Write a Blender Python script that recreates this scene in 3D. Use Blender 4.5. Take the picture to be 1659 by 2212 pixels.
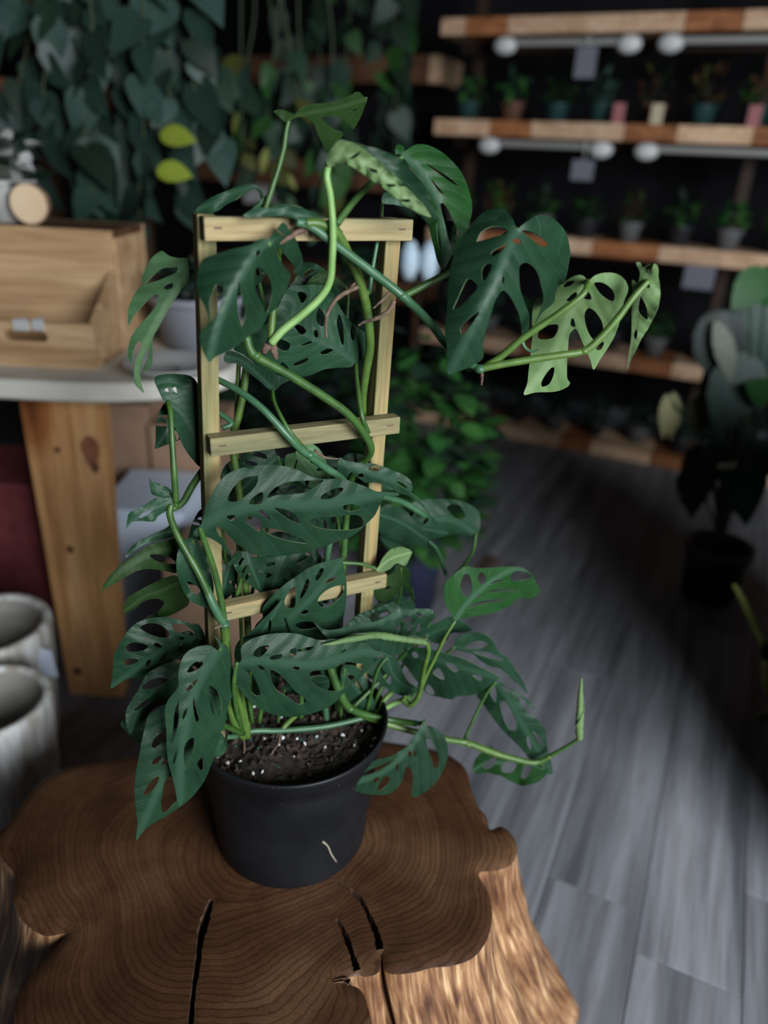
import bpy, bmesh, math, random
import numpy as np
from mathutils import Vector, Matrix
from mathutils.geometry import delaunay_2d_cdt

for o in list(bpy.data.objects):
    bpy.data.objects.remove(o)
S = bpy.context.scene
COL = S.collection
random.seed(7)
rng = np.random.default_rng(7)

# ------------------------------------------------------------------ camera
FPX, CX, CY = 1600.0, 829.5, 1106.0
PITCH, ROLL = math.radians(25.0), math.radians(3.0)
CAM = Vector((0, 0, 1.3))
F_ = Vector((0, math.cos(PITCH), -math.sin(PITCH)))
U0 = Vector((0, math.sin(PITCH), math.cos(PITCH)))
X0 = Vector((1, 0, 0))
R_ = X0 * math.cos(ROLL) + U0 * math.sin(ROLL)
U_ = U0 * math.cos(ROLL) - X0 * math.sin(ROLL)
cd = bpy.data.cameras.new('camera')
cam = bpy.data.objects.new('camera', cd)
COL.objects.link(cam)
m = Matrix((R_, U_, -F_)).transposed().to_4x4()
m.translation = CAM
cam.matrix_world = m
cd.sensor_fit = 'HORIZONTAL'
cd.sensor_width = 36.0
cd.lens = 36.0 * FPX / 1659.0
cd.clip_start = 0.05
cd.dof.use_dof = True
cd.dof.focus_distance = 0.81
cd.dof.aperture_fstop = 2.6
S.camera = cam

# ------------------------------------------------------------------ light
S.view_settings.view_transform = 'Standard'
S.view_settings.look = 'None'
S.view_settings.gamma = 1.0
S.view_settings.use_curve_mapping = False
S.view_settings.exposure = 0.0
w = bpy.data.worlds.new('world')
S.world = w
w.use_nodes = True
w.node_tree.nodes['Background'].inputs[0].default_value = (0.55, 0.7, 1.0, 1)
w.node_tree.nodes['Background'].inputs[1].default_value = 0.02
ld = bpy.data.lights.new('window_front_offscreen', 'AREA')
ld.shape = 'RECTANGLE'
ld.size, ld.size_y = 1.9, 1.7
ld.energy = 330.0
ld.color = (0.90, 0.95, 1.0)
lo = bpy.data.objects.new('window_front_offscreen', ld)
COL.objects.link(lo)
lo.location = (1.95, -1.86, 1.85)
lo.rotation_euler = (Vector((-0.3, 1.0, -0.28))).to_track_quat('-Z', 'Y').to_euler()

# ------------------------------------------------------------------ pixel helpers
def ray(x, y):
    return F_ + R_ * ((x - CX) / FPX) - U_ * ((y - CY) / FPX)
def at(x, y, d):
    return CAM + ray(x, y) * d
def onz(x, y, z):
    r = ray(x, y)
    return CAM + r * ((z - CAM.z) / r.z)
P0 = at(629, 1541, 0.972)          # centre of the pot rim
POT_H = 0.204
RIM_Z = P0.z
STUMP_Z = RIM_Z - POT_H
YAW = math.radians(28)
TD = Vector((math.cos(YAW), math.sin(YAW), 0))      # along the trellis rungs
TN = Vector((math.sin(YAW), -math.cos(YAW), 0))     # trellis normal, to the viewer
def D(x, y):
    r = ray(min(x, 860), y)
    return TN.dot(P0 - CAM) / TN.dot(r)
def P(x, y, off=0.0):
    return at(x, y, D(x, y) + off)

# ------------------------------------------------------------------ object helpers
def tag(o, label=None, cat=None, group=None, kind=None):
    if label: o['label'] = label
    if cat: o['category'] = cat
    if group: o['group'] = group
    if kind: o['kind'] = kind
    return o
def empty(name, loc=(0, 0, 0), rz=0.0, parent=None):
    o = bpy.data.objects.new(name, None)
    o.empty_display_size = 0.05
    COL.objects.link(o)
    o.location = loc
    o.rotation_euler = (0, 0, rz)
    if parent: par(o, parent)
    return o
def par(o, p):
    o.parent = p
    bpy.context.view_layer.update()
    o.matrix_parent_inverse = p.matrix_world.inverted()
def mesh_obj(name, verts, faces, mat=None, parent=None, smooth=True, local=False):
    me = bpy.data.meshes.new(name)
    me.from_pydata([tuple(v) for v in verts], [], faces)
    me.update()
    if smooth:
        me.polygons.foreach_set('use_smooth', [True] * len(me.polygons))
    o = bpy.data.objects.new(name, me)
    COL.objects.link(o)
    if mat is not None:
        for mm in (mat if isinstance(mat, (list, tuple)) else [mat]):
            me.materials.append(mm)
    if parent:
        o.parent = parent
        if not local:
            o.matrix_parent_inverse = PINV(parent)
    return o
def PINV(p):
    M = Matrix.LocRotScale(p.location, p.rotation_euler, p.scale)
    q = p
    while q.parent:
        M = Matrix.LocRotScale(q.parent.location, q.parent.rotation_euler, q.parent.scale) @ M if q.parent.type == 'EMPTY' else M
        q = q.parent
    return M.inverted() if p.type == 'EMPTY' else Matrix.Identity(4)
def bm_obj(name, bm, mat=None, parent=None, smooth=False, local=False):
    me = bpy.data.meshes.new(name)
    bm.to_mesh(me); bm.free()
    if smooth:
        me.polygons.foreach_set('use_smooth', [True] * len(me.polygons))
    o = bpy.data.objects.new(name, me)
    COL.objects.link(o)
    if mat is not None:
        for mm in (mat if isinstance(mat, (list, tuple)) else [mat]):
            me.materials.append(mm)
    if parent:
        o.parent = parent
        if not local:
            o.matrix_parent_inverse = PINV(parent)
    return o
def box_bm(c, ax, ay, az, bevel=0.0):
    """box centred on c with half-vectors ax, ay, az"""
    bm = bmesh.new()
    c, ax, ay, az = Vector(c), Vector(ax), Vector(ay), Vector(az)
    vs = [bm.verts.new(c + ax * i + ay * j + az * k) for k in (-1, 1) for j in (-1, 1) for i in (-1, 1)]
    for f in ((0, 2, 3, 1), (4, 5, 7, 6), (0, 1, 5, 4), (2, 6, 7, 3), (0, 4, 6, 2), (1, 3, 7, 5)):
        bm.faces.new([vs[i] for i in f])
    bmesh.ops.recalc_face_normals(bm, faces=bm.faces[:])
    if bevel:
        bmesh.ops.bevel(bm, geom=bm.edges[:], offset=bevel, segments=2, affect='EDGES', profile=0.5)
    return bm
def box(name, c, ax, ay, az, mat, parent=None, bevel=0.002, local=False):
    return bm_obj(name, box_bm(c, ax, ay, az, bevel), mat, parent, local=local)
def axbox(name, lo_, hi_, mat, parent=None, bevel=0.002, local=False):
    lo_, hi_ = Vector(lo_), Vector(hi_)
    h = (hi_ - lo_) / 2
    return box(name, (lo_ + hi_) / 2, (h.x, 0, 0), (0, h.y, 0), (0, 0, h.z), mat, parent, bevel, local)
def smooth_path(pts, n=6):
    pts = [Vector(p) for p in pts]
    if len(pts) < 3:
        return [pts[0].lerp(pts[-1], i / n) for i in range(n + 1)]
    out = []
    for i in range(len(pts) - 1):
        p0 = pts[max(i - 1, 0)]; p1 = pts[i]; p2 = pts[i + 1]; p3 = pts[min(i + 2, len(pts) - 1)]
        for k in range(n):
            t = k / n
            out.append(0.5 * ((2 * p1) + (p2 - p0) * t + (2 * p0 - 5 * p1 + 4 * p2 - p3) * t * t + (3 * p1 - p0 - 3 * p2 + p3) * t ** 3))
    out.append(pts[-1])
    return out
def tube(name, pts, rad, mat, parent=None, sides=10, n=6, wob=0.0, flat=1.0):
    """smooth tapered tube; rad is a number or a list of radii spread along the path"""
    path = smooth_path(pts, n)
    m_ = len(path)
    if not isinstance(rad, (list, tuple)): rad = [rad, rad]
    rr = np.interp(np.linspace(0, 1, m_), np.linspace(0, 1, len(rad)), rad)
    verts, faces = [], []
    t0 = (path[1] - path[0]).normalized()
    up = Vector((0, 0, 1)) if abs(t0.z) < 0.9 else Vector((1, 0, 0))
    nrm = (up - t0 * up.dot(t0)).normalized()
    for i, p in enumerate(path):
        t = (path[min(i + 1, m_ - 1)] - path[max(i - 1, 0)]).normalized()
        nrm = (nrm - t * nrm.dot(t)).normalized()
        b = t.cross(nrm)
        for k in range(sides):
            a = 2 * math.pi * k / sides
            r = rr[i] * (1 + wob * math.sin(i * 1.7 + k * 2.1))
            verts.append(p + nrm * (math.cos(a) * r) + b * (math.sin(a) * r * flat))
    for i in range(m_ - 1):
        for k in range(sides):
            a = i * sides + k; b_ = i * sides + (k + 1) % sides
            faces.append((a, b_, b_ + sides, a + sides))
    faces.append(tuple(range(sides - 1, -1, -1)))
    faces.append(tuple(range((m_ - 1) * sides, m_ * sides)))
    return mesh_obj(name, verts, faces, mat, parent)
def lathe_data(profile, segs=48, c=(0, 0, 0), wob=0.0, close=False):
    verts, faces = [], []
    c = Vector(c)
    for j, (r, z) in enumerate(profile):
        for k in range(segs):
            a = 2 * math.pi * k / segs
            rr = r * (1 + wob * math.sin(3 * a + z * 20))
            verts.append(c + Vector((rr * math.cos(a), rr * math.sin(a), z)))
    for j in range(len(profile) - 1):
        for k in range(segs):
            a = j * segs + k; b = j * segs + (k + 1) % segs
            faces.append((a, b, b + segs, a + segs))
    if close:
        faces.append(tuple(range(segs - 1, -1, -1)))
        faces.append(tuple(range((len(profile) - 1) * segs, len(profile) * segs)))
    return verts, faces
def lathe(name, profile, mat, parent=None, segs=48, c=(0, 0, 0), wob=0.0, close=False, local=False):
    v, f = lathe_data(profile, segs, c, wob, close)
    return mesh_obj(name, v, f, mat, parent, local=local)

# ------------------------------------------------------------------ materials
def new_mat(name):
    mt = bpy.data.materials.new(name)
    mt.use_nodes = True
    nt = mt.node_tree
    b = nt.nodes['Principled BSDF']
    return mt, nt, b
def nd(nt, typ, **kw):
    n = nt.nodes.new(typ)
    for k, v in kw.items():
        if k.startswith('in_'):
            key = k[3:]
            n.inputs[int(key) if key.isdigit() else key.replace('_', ' ')].default_value = v
        else:
            setattr(n, k, v)
    return n
def ramp(nt, stops):
    r = nt.nodes.new('ShaderNodeValToRGB')
    e = r.color_ramp.elements
    while len(e) < len(stops): e.new(0.5)
    for i, (p, c) in enumerate(stops):
        e[i].position = p
        e[i].color = (*c, 1) if len(c) == 3 else c
    return r
def simple(name, c, rough=0.6, c2=None, scale=20.0, stretch=(1, 1, 1), bump=0.0, spec=0.4, metal=0.0, detail=4.0, trans=0.0, rand=0.0, lo_=0.35, hi_=0.65):
    mt, nt, b = new_mat(name)
    L = nt.links.new
    b.inputs['Roughness'].default_value = rough
    b.inputs['Specular IOR Level'].default_value = spec
    b.inputs['Metallic'].default_value = metal
    tc = nd(nt, 'ShaderNodeTexCoord')
    mp = nd(nt, 'ShaderNodeMapping')
    mp.inputs['Scale'].default_value = stretch
    L(tc.outputs['Object'], mp.inputs[0])
    no = nd(nt, 'ShaderNodeTexNoise', in_Scale=scale, in_Detail=detail)
    L(mp.outputs[0], no.inputs['Vector'])
    r = ramp(nt, [(lo_, c), (hi_, c2 or c)])
    L(no.outputs['Fac'], r.inputs[0])
    out = r.outputs[0]
    if rand:
        oi = nd(nt, 'ShaderNodeObjectInfo')
        hs = nd(nt, 'ShaderNodeHueSaturation')
        mr = nd(nt, 'ShaderNodeMapRange')
        mr.inputs[3].default_value = 1 - rand; mr.inputs[4].default_value = 1 + rand
        L(oi.outputs['Random'], mr.inputs[0]); L(mr.outputs[0], hs.inputs['Value'])
        L(out, hs.inputs['Color']); out = hs.outputs[0]
    L(out, b.inputs['Base Color'])
    if bump:
        bp = nd(nt, 'ShaderNodeBump', in_Strength=bump, in_Distance=0.002)
        L(no.outputs['Fac'], bp.inputs['Height']); L(bp.outputs[0], b.inputs['Normal'])
    if trans:
        tr = nd(nt, 'ShaderNodeBsdfTranslucent'); mx = nd(nt, 'ShaderNodeMixShader', in_0=trans)
        L(out, tr.inputs[0]); L(b.outputs[0], mx.inputs[1]); L(tr.outputs[0], mx.inputs[2])
        L(mx.outputs[0], nt.nodes['Material Output'].inputs[0])
    return mt
def wood(name, c1, c2, c3, along='Z', scale=1.0, rough=0.65, knots=0.0, rand=0.0, bump=0.25):
    """straight-grained timber: noise stretched along the grain, a finer streak and optional knots"""
    mt, nt, b = new_mat(name)
    L = nt.links.new
    b.inputs['Roughness'].default_value = rough
    b.inputs['Specular IOR Level'].default_value = 0.25
    tc = nd(nt, 'ShaderNodeTexCoord')
    oi = nd(nt, 'ShaderNodeObjectInfo')
    ad = nd(nt, 'ShaderNodeVectorMath', operation='ADD')
    ml = nd(nt, 'ShaderNodeMath', operation='MULTIPLY', in_1=37.0)
    L(oi.outputs['Random'], ml.inputs[0]); L(tc.outputs['Object'], ad.inputs[0]); L(ml.outputs[0], ad.inputs[1])
    st = {'X': (0.06, 1, 1), 'Y': (1, 0.06, 1), 'Z': (1, 1, 0.06)}[along]
    mp = nd(nt, 'ShaderNodeMapping'); mp.inputs['Scale'].default_value = st
    L(ad.outputs[0], mp.inputs[0])
    n1 = nd(nt, 'ShaderNodeTexNoise', in_Scale=45 * scale, in_Detail=5.0, in_Distortion=0.6)
    n2 = nd(nt, 'ShaderNodeTexNoise', in_Scale=260 * scale, in_Detail=3.0)
    L(mp.outputs[0], n1.inputs['Vector']); L(mp.outputs[0], n2.inputs['Vector'])
    r1 = ramp(nt, [(0.3, c1), (0.5, c2), (0.72, c3)])
    L(n1.outputs['Fac'], r1.inputs[0])
    mx = nd(nt, 'ShaderNodeMixRGB', blend_type='MULTIPLY', in_0=0.55)
    r2 = ramp(nt, [(0.35, (0.55, 0.5, 0.45)), (0.6, (1, 1, 1))])
    L(n2.outputs['Fac'], r2.inputs[0]); L(r1.outputs[0], mx.inputs[1]); L(r2.outputs[0], mx.inputs[2])
    out = mx.outputs[0]
    if knots:
        vo = nd(nt, 'ShaderNodeTexVoronoi', in_Scale=knots)
        mp2 = nd(nt, 'ShaderNodeMapping'); mp2.inputs['Scale'].default_value = tuple(0.45 if s < 1 else 1 for s in st)
        L(ad.outputs[0], mp2.inputs[0]); L(mp2.outputs[0], vo.inputs['Vector'])
        r3 = ramp(nt, [(0.02, (0.16, 0.07, 0.03)), (0.13, (0.6, 0.42, 0.3)), (0.2, (1, 1, 1))])
        L(vo.outputs['Distance'], r3.inputs[0])
        m2 = nd(nt, 'ShaderNodeMixRGB', blend_type='MULTIPLY', in_0=1.0)
        L(out, m2.inputs[1]); L(r3.outputs[0], m2.inputs[2]); out = m2.outputs[0]
    if rand:
        hs = nd(nt, 'ShaderNodeHueSaturation'); mr = nd(nt, 'ShaderNodeMapRange')
        mr.inputs[3].default_value = 1 - rand; mr.inputs[4].default_value = 1 + rand
        L(oi.outputs['Random'], mr.inputs[0]); L(mr.outputs[0], hs.inputs['Value']); L(out, hs.inputs['Color']); out = hs.outputs[0]
    L(out, b.inputs['Base Color'])
    bp = nd(nt, 'ShaderNodeBump', in_Strength=bump, in_Distance=0.001)
    L(n2.outputs['Fac'], bp.inputs['Height']); L(bp.outputs[0], b.inputs['Normal'])
    return mt
def leaf_mat(name, c_dark, c_light, c_vein, rough=0.42, trans=0.18, under=None, vein=1.0, spec=0.5):
    """leaf blade: UV u = signed distance from the midrib, v = along it"""
    mt, nt, b = new_mat(name)
    L = nt.links.new
    b.inputs['Roughness'].default_value = rough
    b.inputs['Specular IOR Level'].default_value = spec
    uv = nd(nt, 'ShaderNodeUVMap'); uv.uv_map = 'UVMap'
    sx = nd(nt, 'ShaderNodeSeparateXYZ'); L(uv.outputs[0], sx.inputs[0])
    ab = nd(nt, 'ShaderNodeMath', operation='ABSOLUTE'); L(sx.outputs[0], ab.inputs[0])
    mid = nd(nt, 'ShaderNodeMapRange'); mid.inputs[1].default_value = 0.012; mid.inputs[2].default_value = 0.04
    mid.inputs[3].default_value = 1; mid.inputs[4].default_value = 0
    L(ab.outputs[0], mid.inputs[0])
    m1 = nd(nt, 'ShaderNodeMath', operation='MULTIPLY', in_1=9.0); L(sx.outputs[1], m1.inputs[0])
    m2 = nd(nt, 'ShaderNodeMath', operation='MULTIPLY', in_1=7.0); L(ab.outputs[0], m2.inputs[0])
    sb = nd(nt, 'ShaderNodeMath', operation='SUBTRACT'); L(m1.outputs[0], sb.inputs[0]); L(m2.outputs[0], sb.inputs[1])
    pp = nd(nt, 'ShaderNodeMath', operation='PINGPONG', in_1=0.5); L(sb.outputs[0], pp.inputs[0])
    lat = nd(nt, 'ShaderNodeMapRange'); lat.inputs[1].default_value = 0.0; lat.inputs[2].default_value = 0.05
    lat.inputs[3].default_value = 1; lat.inputs[4].default_value = 0
    L(pp.outputs[0], lat.inputs[0])
    ls = nd(nt, 'ShaderNodeMath', operation='MULTIPLY', in_1=0.6 * vein); L(lat.outputs[0], ls.inputs[0])
    mx_ = nd(nt, 'ShaderNodeMath', operation='MAXIMUM'); L(mid.outputs[0], mx_.inputs[0]); L(ls.outputs[0], mx_.inputs[1])
    tc = nd(nt, 'ShaderNodeTexCoord')
    no = nd(nt, 'ShaderNodeTexNoise', in_Scale=28.0, in_Detail=4.0); L(tc.outputs['Object'], no.inputs['Vector'])
    r = ramp(nt, [(0.32, c_dark), (0.68, c_light)]); L(no.outputs['Fac'], r.inputs[0])
    oi = nd(nt, 'ShaderNodeObjectInfo'); hs = nd(nt, 'ShaderNodeHueSaturation'); mr = nd(nt, 'ShaderNodeMapRange')
    mr.inputs[3].default_value = 0.8; mr.inputs[4].default_value = 1.25
    L(oi.outputs['Random'], mr.inputs[0]); L(mr.outputs[0], hs.inputs['Value']); L(r.outputs[0], hs.inputs['Color'])
    mc = nd(nt, 'ShaderNodeMixRGB'); mc.inputs[2].default_value = (*c_vein, 1)
    L(mx_.outputs[0], mc.inputs[0]); L(hs.outputs[0], mc.inputs[1])
    out = mc.outputs[0]
    if under:
        ge = nd(nt, 'ShaderNodeNewGeometry'); mu = nd(nt, 'ShaderNodeMixRGB'); mu.inputs[2].default_value = (*under, 1)
        L(ge.outputs['Backfacing'], mu.inputs[0]); L(out, mu.inputs[1]); out = mu.outputs[0]
    L(out, b.inputs['Base Color'])
    n2 = nd(nt, 'ShaderNodeTexNoise', in_Scale=420.0, in_Detail=2.0); L(tc.outputs['Object'], n2.inputs['Vector'])
    hh = nd(nt, 'ShaderNodeMath', operation='MULTIPLY_ADD', in_1=-1.4); L(mx_.outputs[0], hh.inputs[0]); L(n2.outputs['Fac'], hh.inputs[2])
    bp = nd(nt, 'ShaderNodeBump', in_Strength=0.28, in_Distance=0.0008)
    L(hh.outputs[0], bp.inputs['Height']); L(bp.outputs[0], b.inputs['Normal'])
    tr = nd(nt, 'ShaderNodeBsdfTranslucent'); mx = nd(nt, 'ShaderNodeMixShader', in_0=trans)
    L(out, tr.inputs[0]); L(b.outputs[0], mx.inputs[1]); L(tr.outputs[0], mx.inputs[2])
    L(mx.outputs[0], nt.nodes['Material Output'].inputs[0])
    return mt

# ------------------------------------------------------------------ palette
M = {}
M['floor'] = wood('grey_oak_laminate', (0.085, 0.090, 0.100), (0.165, 0.174, 0.192), (0.26, 0.272, 0.298), 'Y', 0.35, 0.48, knots=1.6, rand=0.12, bump=0.15)
M['floor_gap'] = simple('floor_gap', (0.05, 0.052, 0.058), 0.8)
M['wall'] = simple('black_wall', (0.004, 0.004, 0.005), 0.9, (0.007, 0.007, 0.008), 6, bump=0.1, spec=0.1)
M['ceil'] = simple('dark_ceiling', (0.03, 0.03, 0.033), 0.9)
M['frame'] = simple('window_frame_paint', (0.04, 0.04, 0.045), 0.5)
M['pine'] = wood('pine', (0.414, 0.207, 0.0805), (0.575, 0.3105, 0.1265), (0.69, 0.414, 0.1955), 'Z', 0.5, 0.6, knots=3.0, rand=0.06)
M['pine_x'] = wood('pine_crate', (0.345, 0.207, 0.1035), (0.483, 0.3105, 0.1667), (0.598, 0.414, 0.2415), 'X', 0.5, 0.65, rand=0.06)
M['board_light'] = wood('pale_board', (0.36, 0.22, 0.13), (0.47, 0.31, 0.20), (0.56, 0.40, 0.27), 'X', 0.5, 0.7, rand=0.12)
M['board_dark'] = wood('rust_board', (0.15, 0.055, 0.018), (0.23, 0.085, 0.03), (0.30, 0.125, 0.05), 'X', 0.5, 0.7, rand=0.15)
M['brown_board'] = wood('brown_board', (0.07, 0.032, 0.016), (0.12, 0.055, 0.028), (0.17, 0.085, 0.04), 'X', 0.5, 0.7, rand=0.15)
M['dark_cab'] = wood('dark_walnut', (0.0143, 0.0078, 0.00455), (0.026, 0.01365, 0.0078), (0.039, 0.0208, 0.0117), 'Z', 0.5, 0.6)
M['white_plastic'] = simple('white_plastic', (0.403, 0.4095, 0.403), 0.45, (0.455, 0.455, 0.4485), 10)
M['tube_grey'] = simple('grey_diffuser', (0.18, 0.18, 0.168), 0.5)
M['tabletop'] = simple('pale_tabletop', (0.55, 0.528, 0.462), 0.5, (0.66, 0.638, 0.572), 9, (1, 1, 1), 0.1)
M['cardboard'] = simple('cardboard', (0.25, 0.155, 0.10), 0.85, (0.30, 0.19, 0.125), 14)
M['blue_white'] = simple('pale_blue_plastic', (0.52, 0.60, 0.72), 0.5, (0.58, 0.66, 0.78), 6)
M['red_cloth'] = simple('dull_red_fabric', (0.16, 0.03, 0.035), 0.9, (0.22, 0.05, 0.05), 30)
M['concrete'] = simple('rough_white_ceramic', (0.40, 0.37, 0.31), 0.85, (0.78, 0.79, 0.78), 34, (1, 1, 0.22), 1.0)
M['pot_in'] = simple('pot_inside', (0.30, 0.28, 0.25), 0.9, (0.40, 0.38, 0.35), 12)
M['tag'] = simple('white_tag', (0.62, 0.70, 0.85), 0.6)
M['slice'] = simple('wood_slice_face', (0.62, 0.44, 0.27), 0.7, (0.72, 0.56, 0.38), 8)
M['bark'] = simple('slice_bark', (0.10, 0.06, 0.035), 0.9, (0.2, 0.13, 0.08), 60)
M['stonegrey'] = simple('grey_stoneware', (0.36, 0.36, 0.35), 0.6, (0.46, 0.45, 0.43), 18)
M['bluegrey'] = simple('blue_grey_ceramic', (0.20, 0.21, 0.24), 0.5)
M['soil'] = simple('potting_soil', (0.010, 0.008, 0.006), 0.95, (0.035, 0.024, 0.017), 70, bump=1.0)
M['black_pot'] = simple('black_nursery_plastic', (0.012, 0.013, 0.016), 0.42, (0.02, 0.021, 0.024), 8, spec=0.5)
M['teal_pot'] = simple('teal_plastic', (0.01, 0.035, 0.0325), 0.5)
M['grey_pot'] = simple('grey_plastic', (0.09, 0.09, 0.09), 0.5)
M['brown_pot'] = simple('brown_plastic', (0.09, 0.04, 0.025), 0.6)
M['navy_pot'] = simple('navy_pot', (0.012, 0.016, 0.035), 0.45)
M['terra'] = simple('terracotta', (0.33, 0.14, 0.07), 0.8, (0.4, 0.18, 0.1), 20)
def fol(name, a, b, tr=0.2, rough=0.55): return simple(name, a, rough, b, 16, trans=tr, rand=0.35, spec=0.3)
M['g_dark'] = fol('foliage_dark', (0.006, 0.018, 0.0108), (0.0132, 0.033, 0.0192))
M['g_blue'] = fol('foliage_blue_green', (0.0132, 0.033, 0.027), (0.027, 0.054, 0.0408), 0.12, 0.5)
M['g_mid'] = fol('foliage_green', (0.012, 0.051, 0.0108), (0.027, 0.09, 0.018))
M['g_bright'] = fol('foliage_bright', (0.01073, 0.05363, 0.01073), (0.02145, 0.08938, 0.01788))
M['g_yellow'] = fol('foliage_yellow_green', (0.1364, 0.186, 0.0186), (0.2232, 0.2604, 0.031))
M['g_olive'] = fol('foliage_olive', (0.0336, 0.042, 0.0084), (0.0672, 0.0728, 0.0168))
M['g_red'] = fol('foliage_red_brown', (0.0384, 0.016, 0.00768), (0.0704, 0.032, 0.0128))
M['g_pale'] = fol('foliage_silver', (0.126, 0.1512, 0.1176), (0.2016, 0.2184, 0.1764))
M['g_cream'] = fol('foliage_cream', (0.294, 0.294, 0.126), (0.406, 0.385, 0.196))
M['pink'] = simple('pink_label', (0.24, 0.084, 0.09), 0.7)
M['cream'] = simple('cream_label', (0.341, 0.297, 0.198), 0.7)
M['lilac'] = simple('lilac_tag', (0.1051, 0.1051, 0.1301), 0.7)
M['paleblue'] = simple('pale_blue_ceramic', (0.40, 0.52, 0.62), 0.4, (0.5, 0.62, 0.7), 8)
M['vine_g'] = simple('trailing_stem', (0.03, 0.05, 0.02), 0.6)

# ------------------------------------------------------------------ room (axes turned with the shelf wall)
RA = math.radians(24)
RU = Vector((math.cos(RA), -math.sin(RA), 0))      # along the shelf wall
RV = Vector((math.sin(RA), math.cos(RA), 0))       # into the shelf wall
RZ = Vector((0, 0, 1))
SH0 = onz(1250, 975, 0.0)
SF = SH0.dot(RV)                                   # distance of the shelf fronts
def rp(u, v, z): return RU * u + RV * v + RZ * z
def rbox(name, u0, u1, v0, v1, z0, z1, mat, parent=None, bevel=0.002):
    return box(name, rp((u0 + u1) / 2, (v0 + v1) / 2, (z0 + z1) / 2), RU * ((u1 - u0) / 2), RV * ((v1 - v0) / 2), RZ * ((z1 - z0) / 2), mat, parent, bevel)
VB = SF + 0.95
floor = rbox('floor', -4.2, 4.6, -2.6, VB + 0.1, -0.12, -0.004, M['floor_gap'], bevel=0)
tag(floor, 'grey wood laminate floor', kind='structure')
pw, pl = 0.185, 1.25
plank_me = None
k = 0
for iu in range(-20, 18):
    v = -1.4 - random.random() * pl
    while v < SF + 0.3:
        c = rp(iu * pw, v + pl / 2, 0)
        dd = (c - CAM).dot(F_)
        ok = False
        for dv in (-0.5, 0, 0.5):
            for du in (-0.5, 0.5):
                q = rp(iu * pw + du * pw, v + pl / 2 + dv * pl, 0) - CAM
                dq = q.dot(F_)
                if dq > 0.3:
                    xx = CX + q.dot(R_) / dq * FPX; yy = CY - q.dot(U_) / dq * FPX
                    ok = ok or (-1500 < xx < 3200 and 300 < yy < 4200)
        if ok:
            if plank_me is None:
                pb = box_bm((0, 0, -0.006), (pw / 2 - 0.0008, 0, 0), (0, pl / 2 - 0.0008, 0), (0, 0, 0.006), 0.0012)
                plank_me = bpy.data.meshes.new('plank'); pb.to_mesh(plank_me); pb.free(); plank_me.materials.append(M['floor'])
            o = bpy.data.objects.new('plank', plank_me); COL.objects.link(o)
            o.location = c; o.rotation_euler = (0, 0, -RA); o.parent = floor; k += 1
        v += pl
tag(rbox('wall_back', -4.2, 4.6, VB, VB + 0.1, 0, 3.0, M['wall'], bevel=0), 'black painted back wall', kind='structure')
tag(rbox('wall_left', -4.3, -4.2, -2.6, VB, 0, 3.0, M['wall'], bevel=0), 'black painted left wall', kind='structure')
tag(rbox('wall_right', 4.6, 4.7, -2.6, VB, 0, 3.0, M['wall'], bevel=0), 'black painted right wall', kind='structure')
tag(rbox('ceiling', -4.3, 4.7, -2.7, VB + 0.1, 3.0, 3.1, M['ceil'], bevel=0), 'dark ceiling', kind='structure')
# window wall behind the viewer (faces +Y)
wf = axbox('wall_front', (-3.6, -1.98, 0), (0.95, -1.88, 3.0), M['wall'], bevel=0); tag(wf, 'wall around the shop window', kind='structure')
axbox('wall_section', (2.95, -1.98, 0), (5.0, -1.88, 3.0), M['wall'], wf, 0)
axbox('wall_section', (0.95, -1.98, 0), (2.95, -1.88, 0.93), M['wall'], wf, 0)
axbox('wall_section', (0.95, -1.98, 2.77), (2.95, -1.88, 3.0), M['wall'], wf, 0)
wn = axbox('window_1', (0.93, -1.90, 0.93), (0.98, -1.84, 2.77), M['frame'], bevel=0.003); tag(wn, 'large shop window frame', kind='structure')
for a, b in (((2.92, -1.90, 0.93), (2.97, -1.84, 2.77)), ((0.93, -1.90, 0.88), (2.97, -1.84, 0.93)), ((0.93, -1.90, 2.77), (2.97, -1.84, 2.82))):
    axbox('window_frame', a, b, M['frame'], wn, 0.003)

# ------------------------------------------------------------------ foliage makers
def leaf_shape(kind='heart'):
    """a low-poly leaf along +X with its base at the origin, length 1"""
    if kind == 'heart':
        half = [(-0.10, 0.14), (-0.06, 0.30), (0.12, 0.40), (0.35, 0.37), (0.6, 0.25), (0.82, 0.11)]
    elif kind == 'lance':
        half = [(0.12, 0.09), (0.3, 0.15), (0.5, 0.16), (0.7, 0.12), (0.86, 0.06)]
    else:
        half = [(0.06, 0.16), (0.2, 0.30), (0.42, 0.36), (0.64, 0.30), (0.85, 0.15)]
    n = len(half)
    V, Fc = [], []
    spine = [(max(x, 0.0) * 1.0) for x, _ in half]
    pts = [(0.0, 0, 0)] + [(max(x, 0.015 * (i + 1)), 0, 0) for i, (x, _) in enumerate(half)] + [(1.0, 0, 0)]
    for x, y, z in pts: V.append((x, 0, -0.18 * x * x))
    for s in (1, -1):
        b0 = len(V)
        for x, y in half: V.append((x, s * y, 0.10 * y - 0.18 * x * x))
        for i in range(n - 1):
            f = (i + 1, i + 2, b0 + i + 1, b0 + i)
            Fc.append(f if s < 0 else f[::-1])
        f = (0, 1, b0); Fc.append(f if s < 0 else f[::-1])
        f = (n, n + 1, b0 + n - 1); Fc.append(f if s < 0 else f[::-1])
    return V, Fc
SHAPES = {k_: leaf_shape(k_) for k_ in ('heart', 'lance', 'oval')}
def orient(dirv, upv):
    x = Vector(dirv).normalized(); z = Vector(upv); z = (z - x * z.dot(x))
    if z.length < 1e-4: z = x.orthogonal()
    z.normalize(); y = z.cross(x)
    return Matrix((x, y, z)).transposed()
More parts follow.
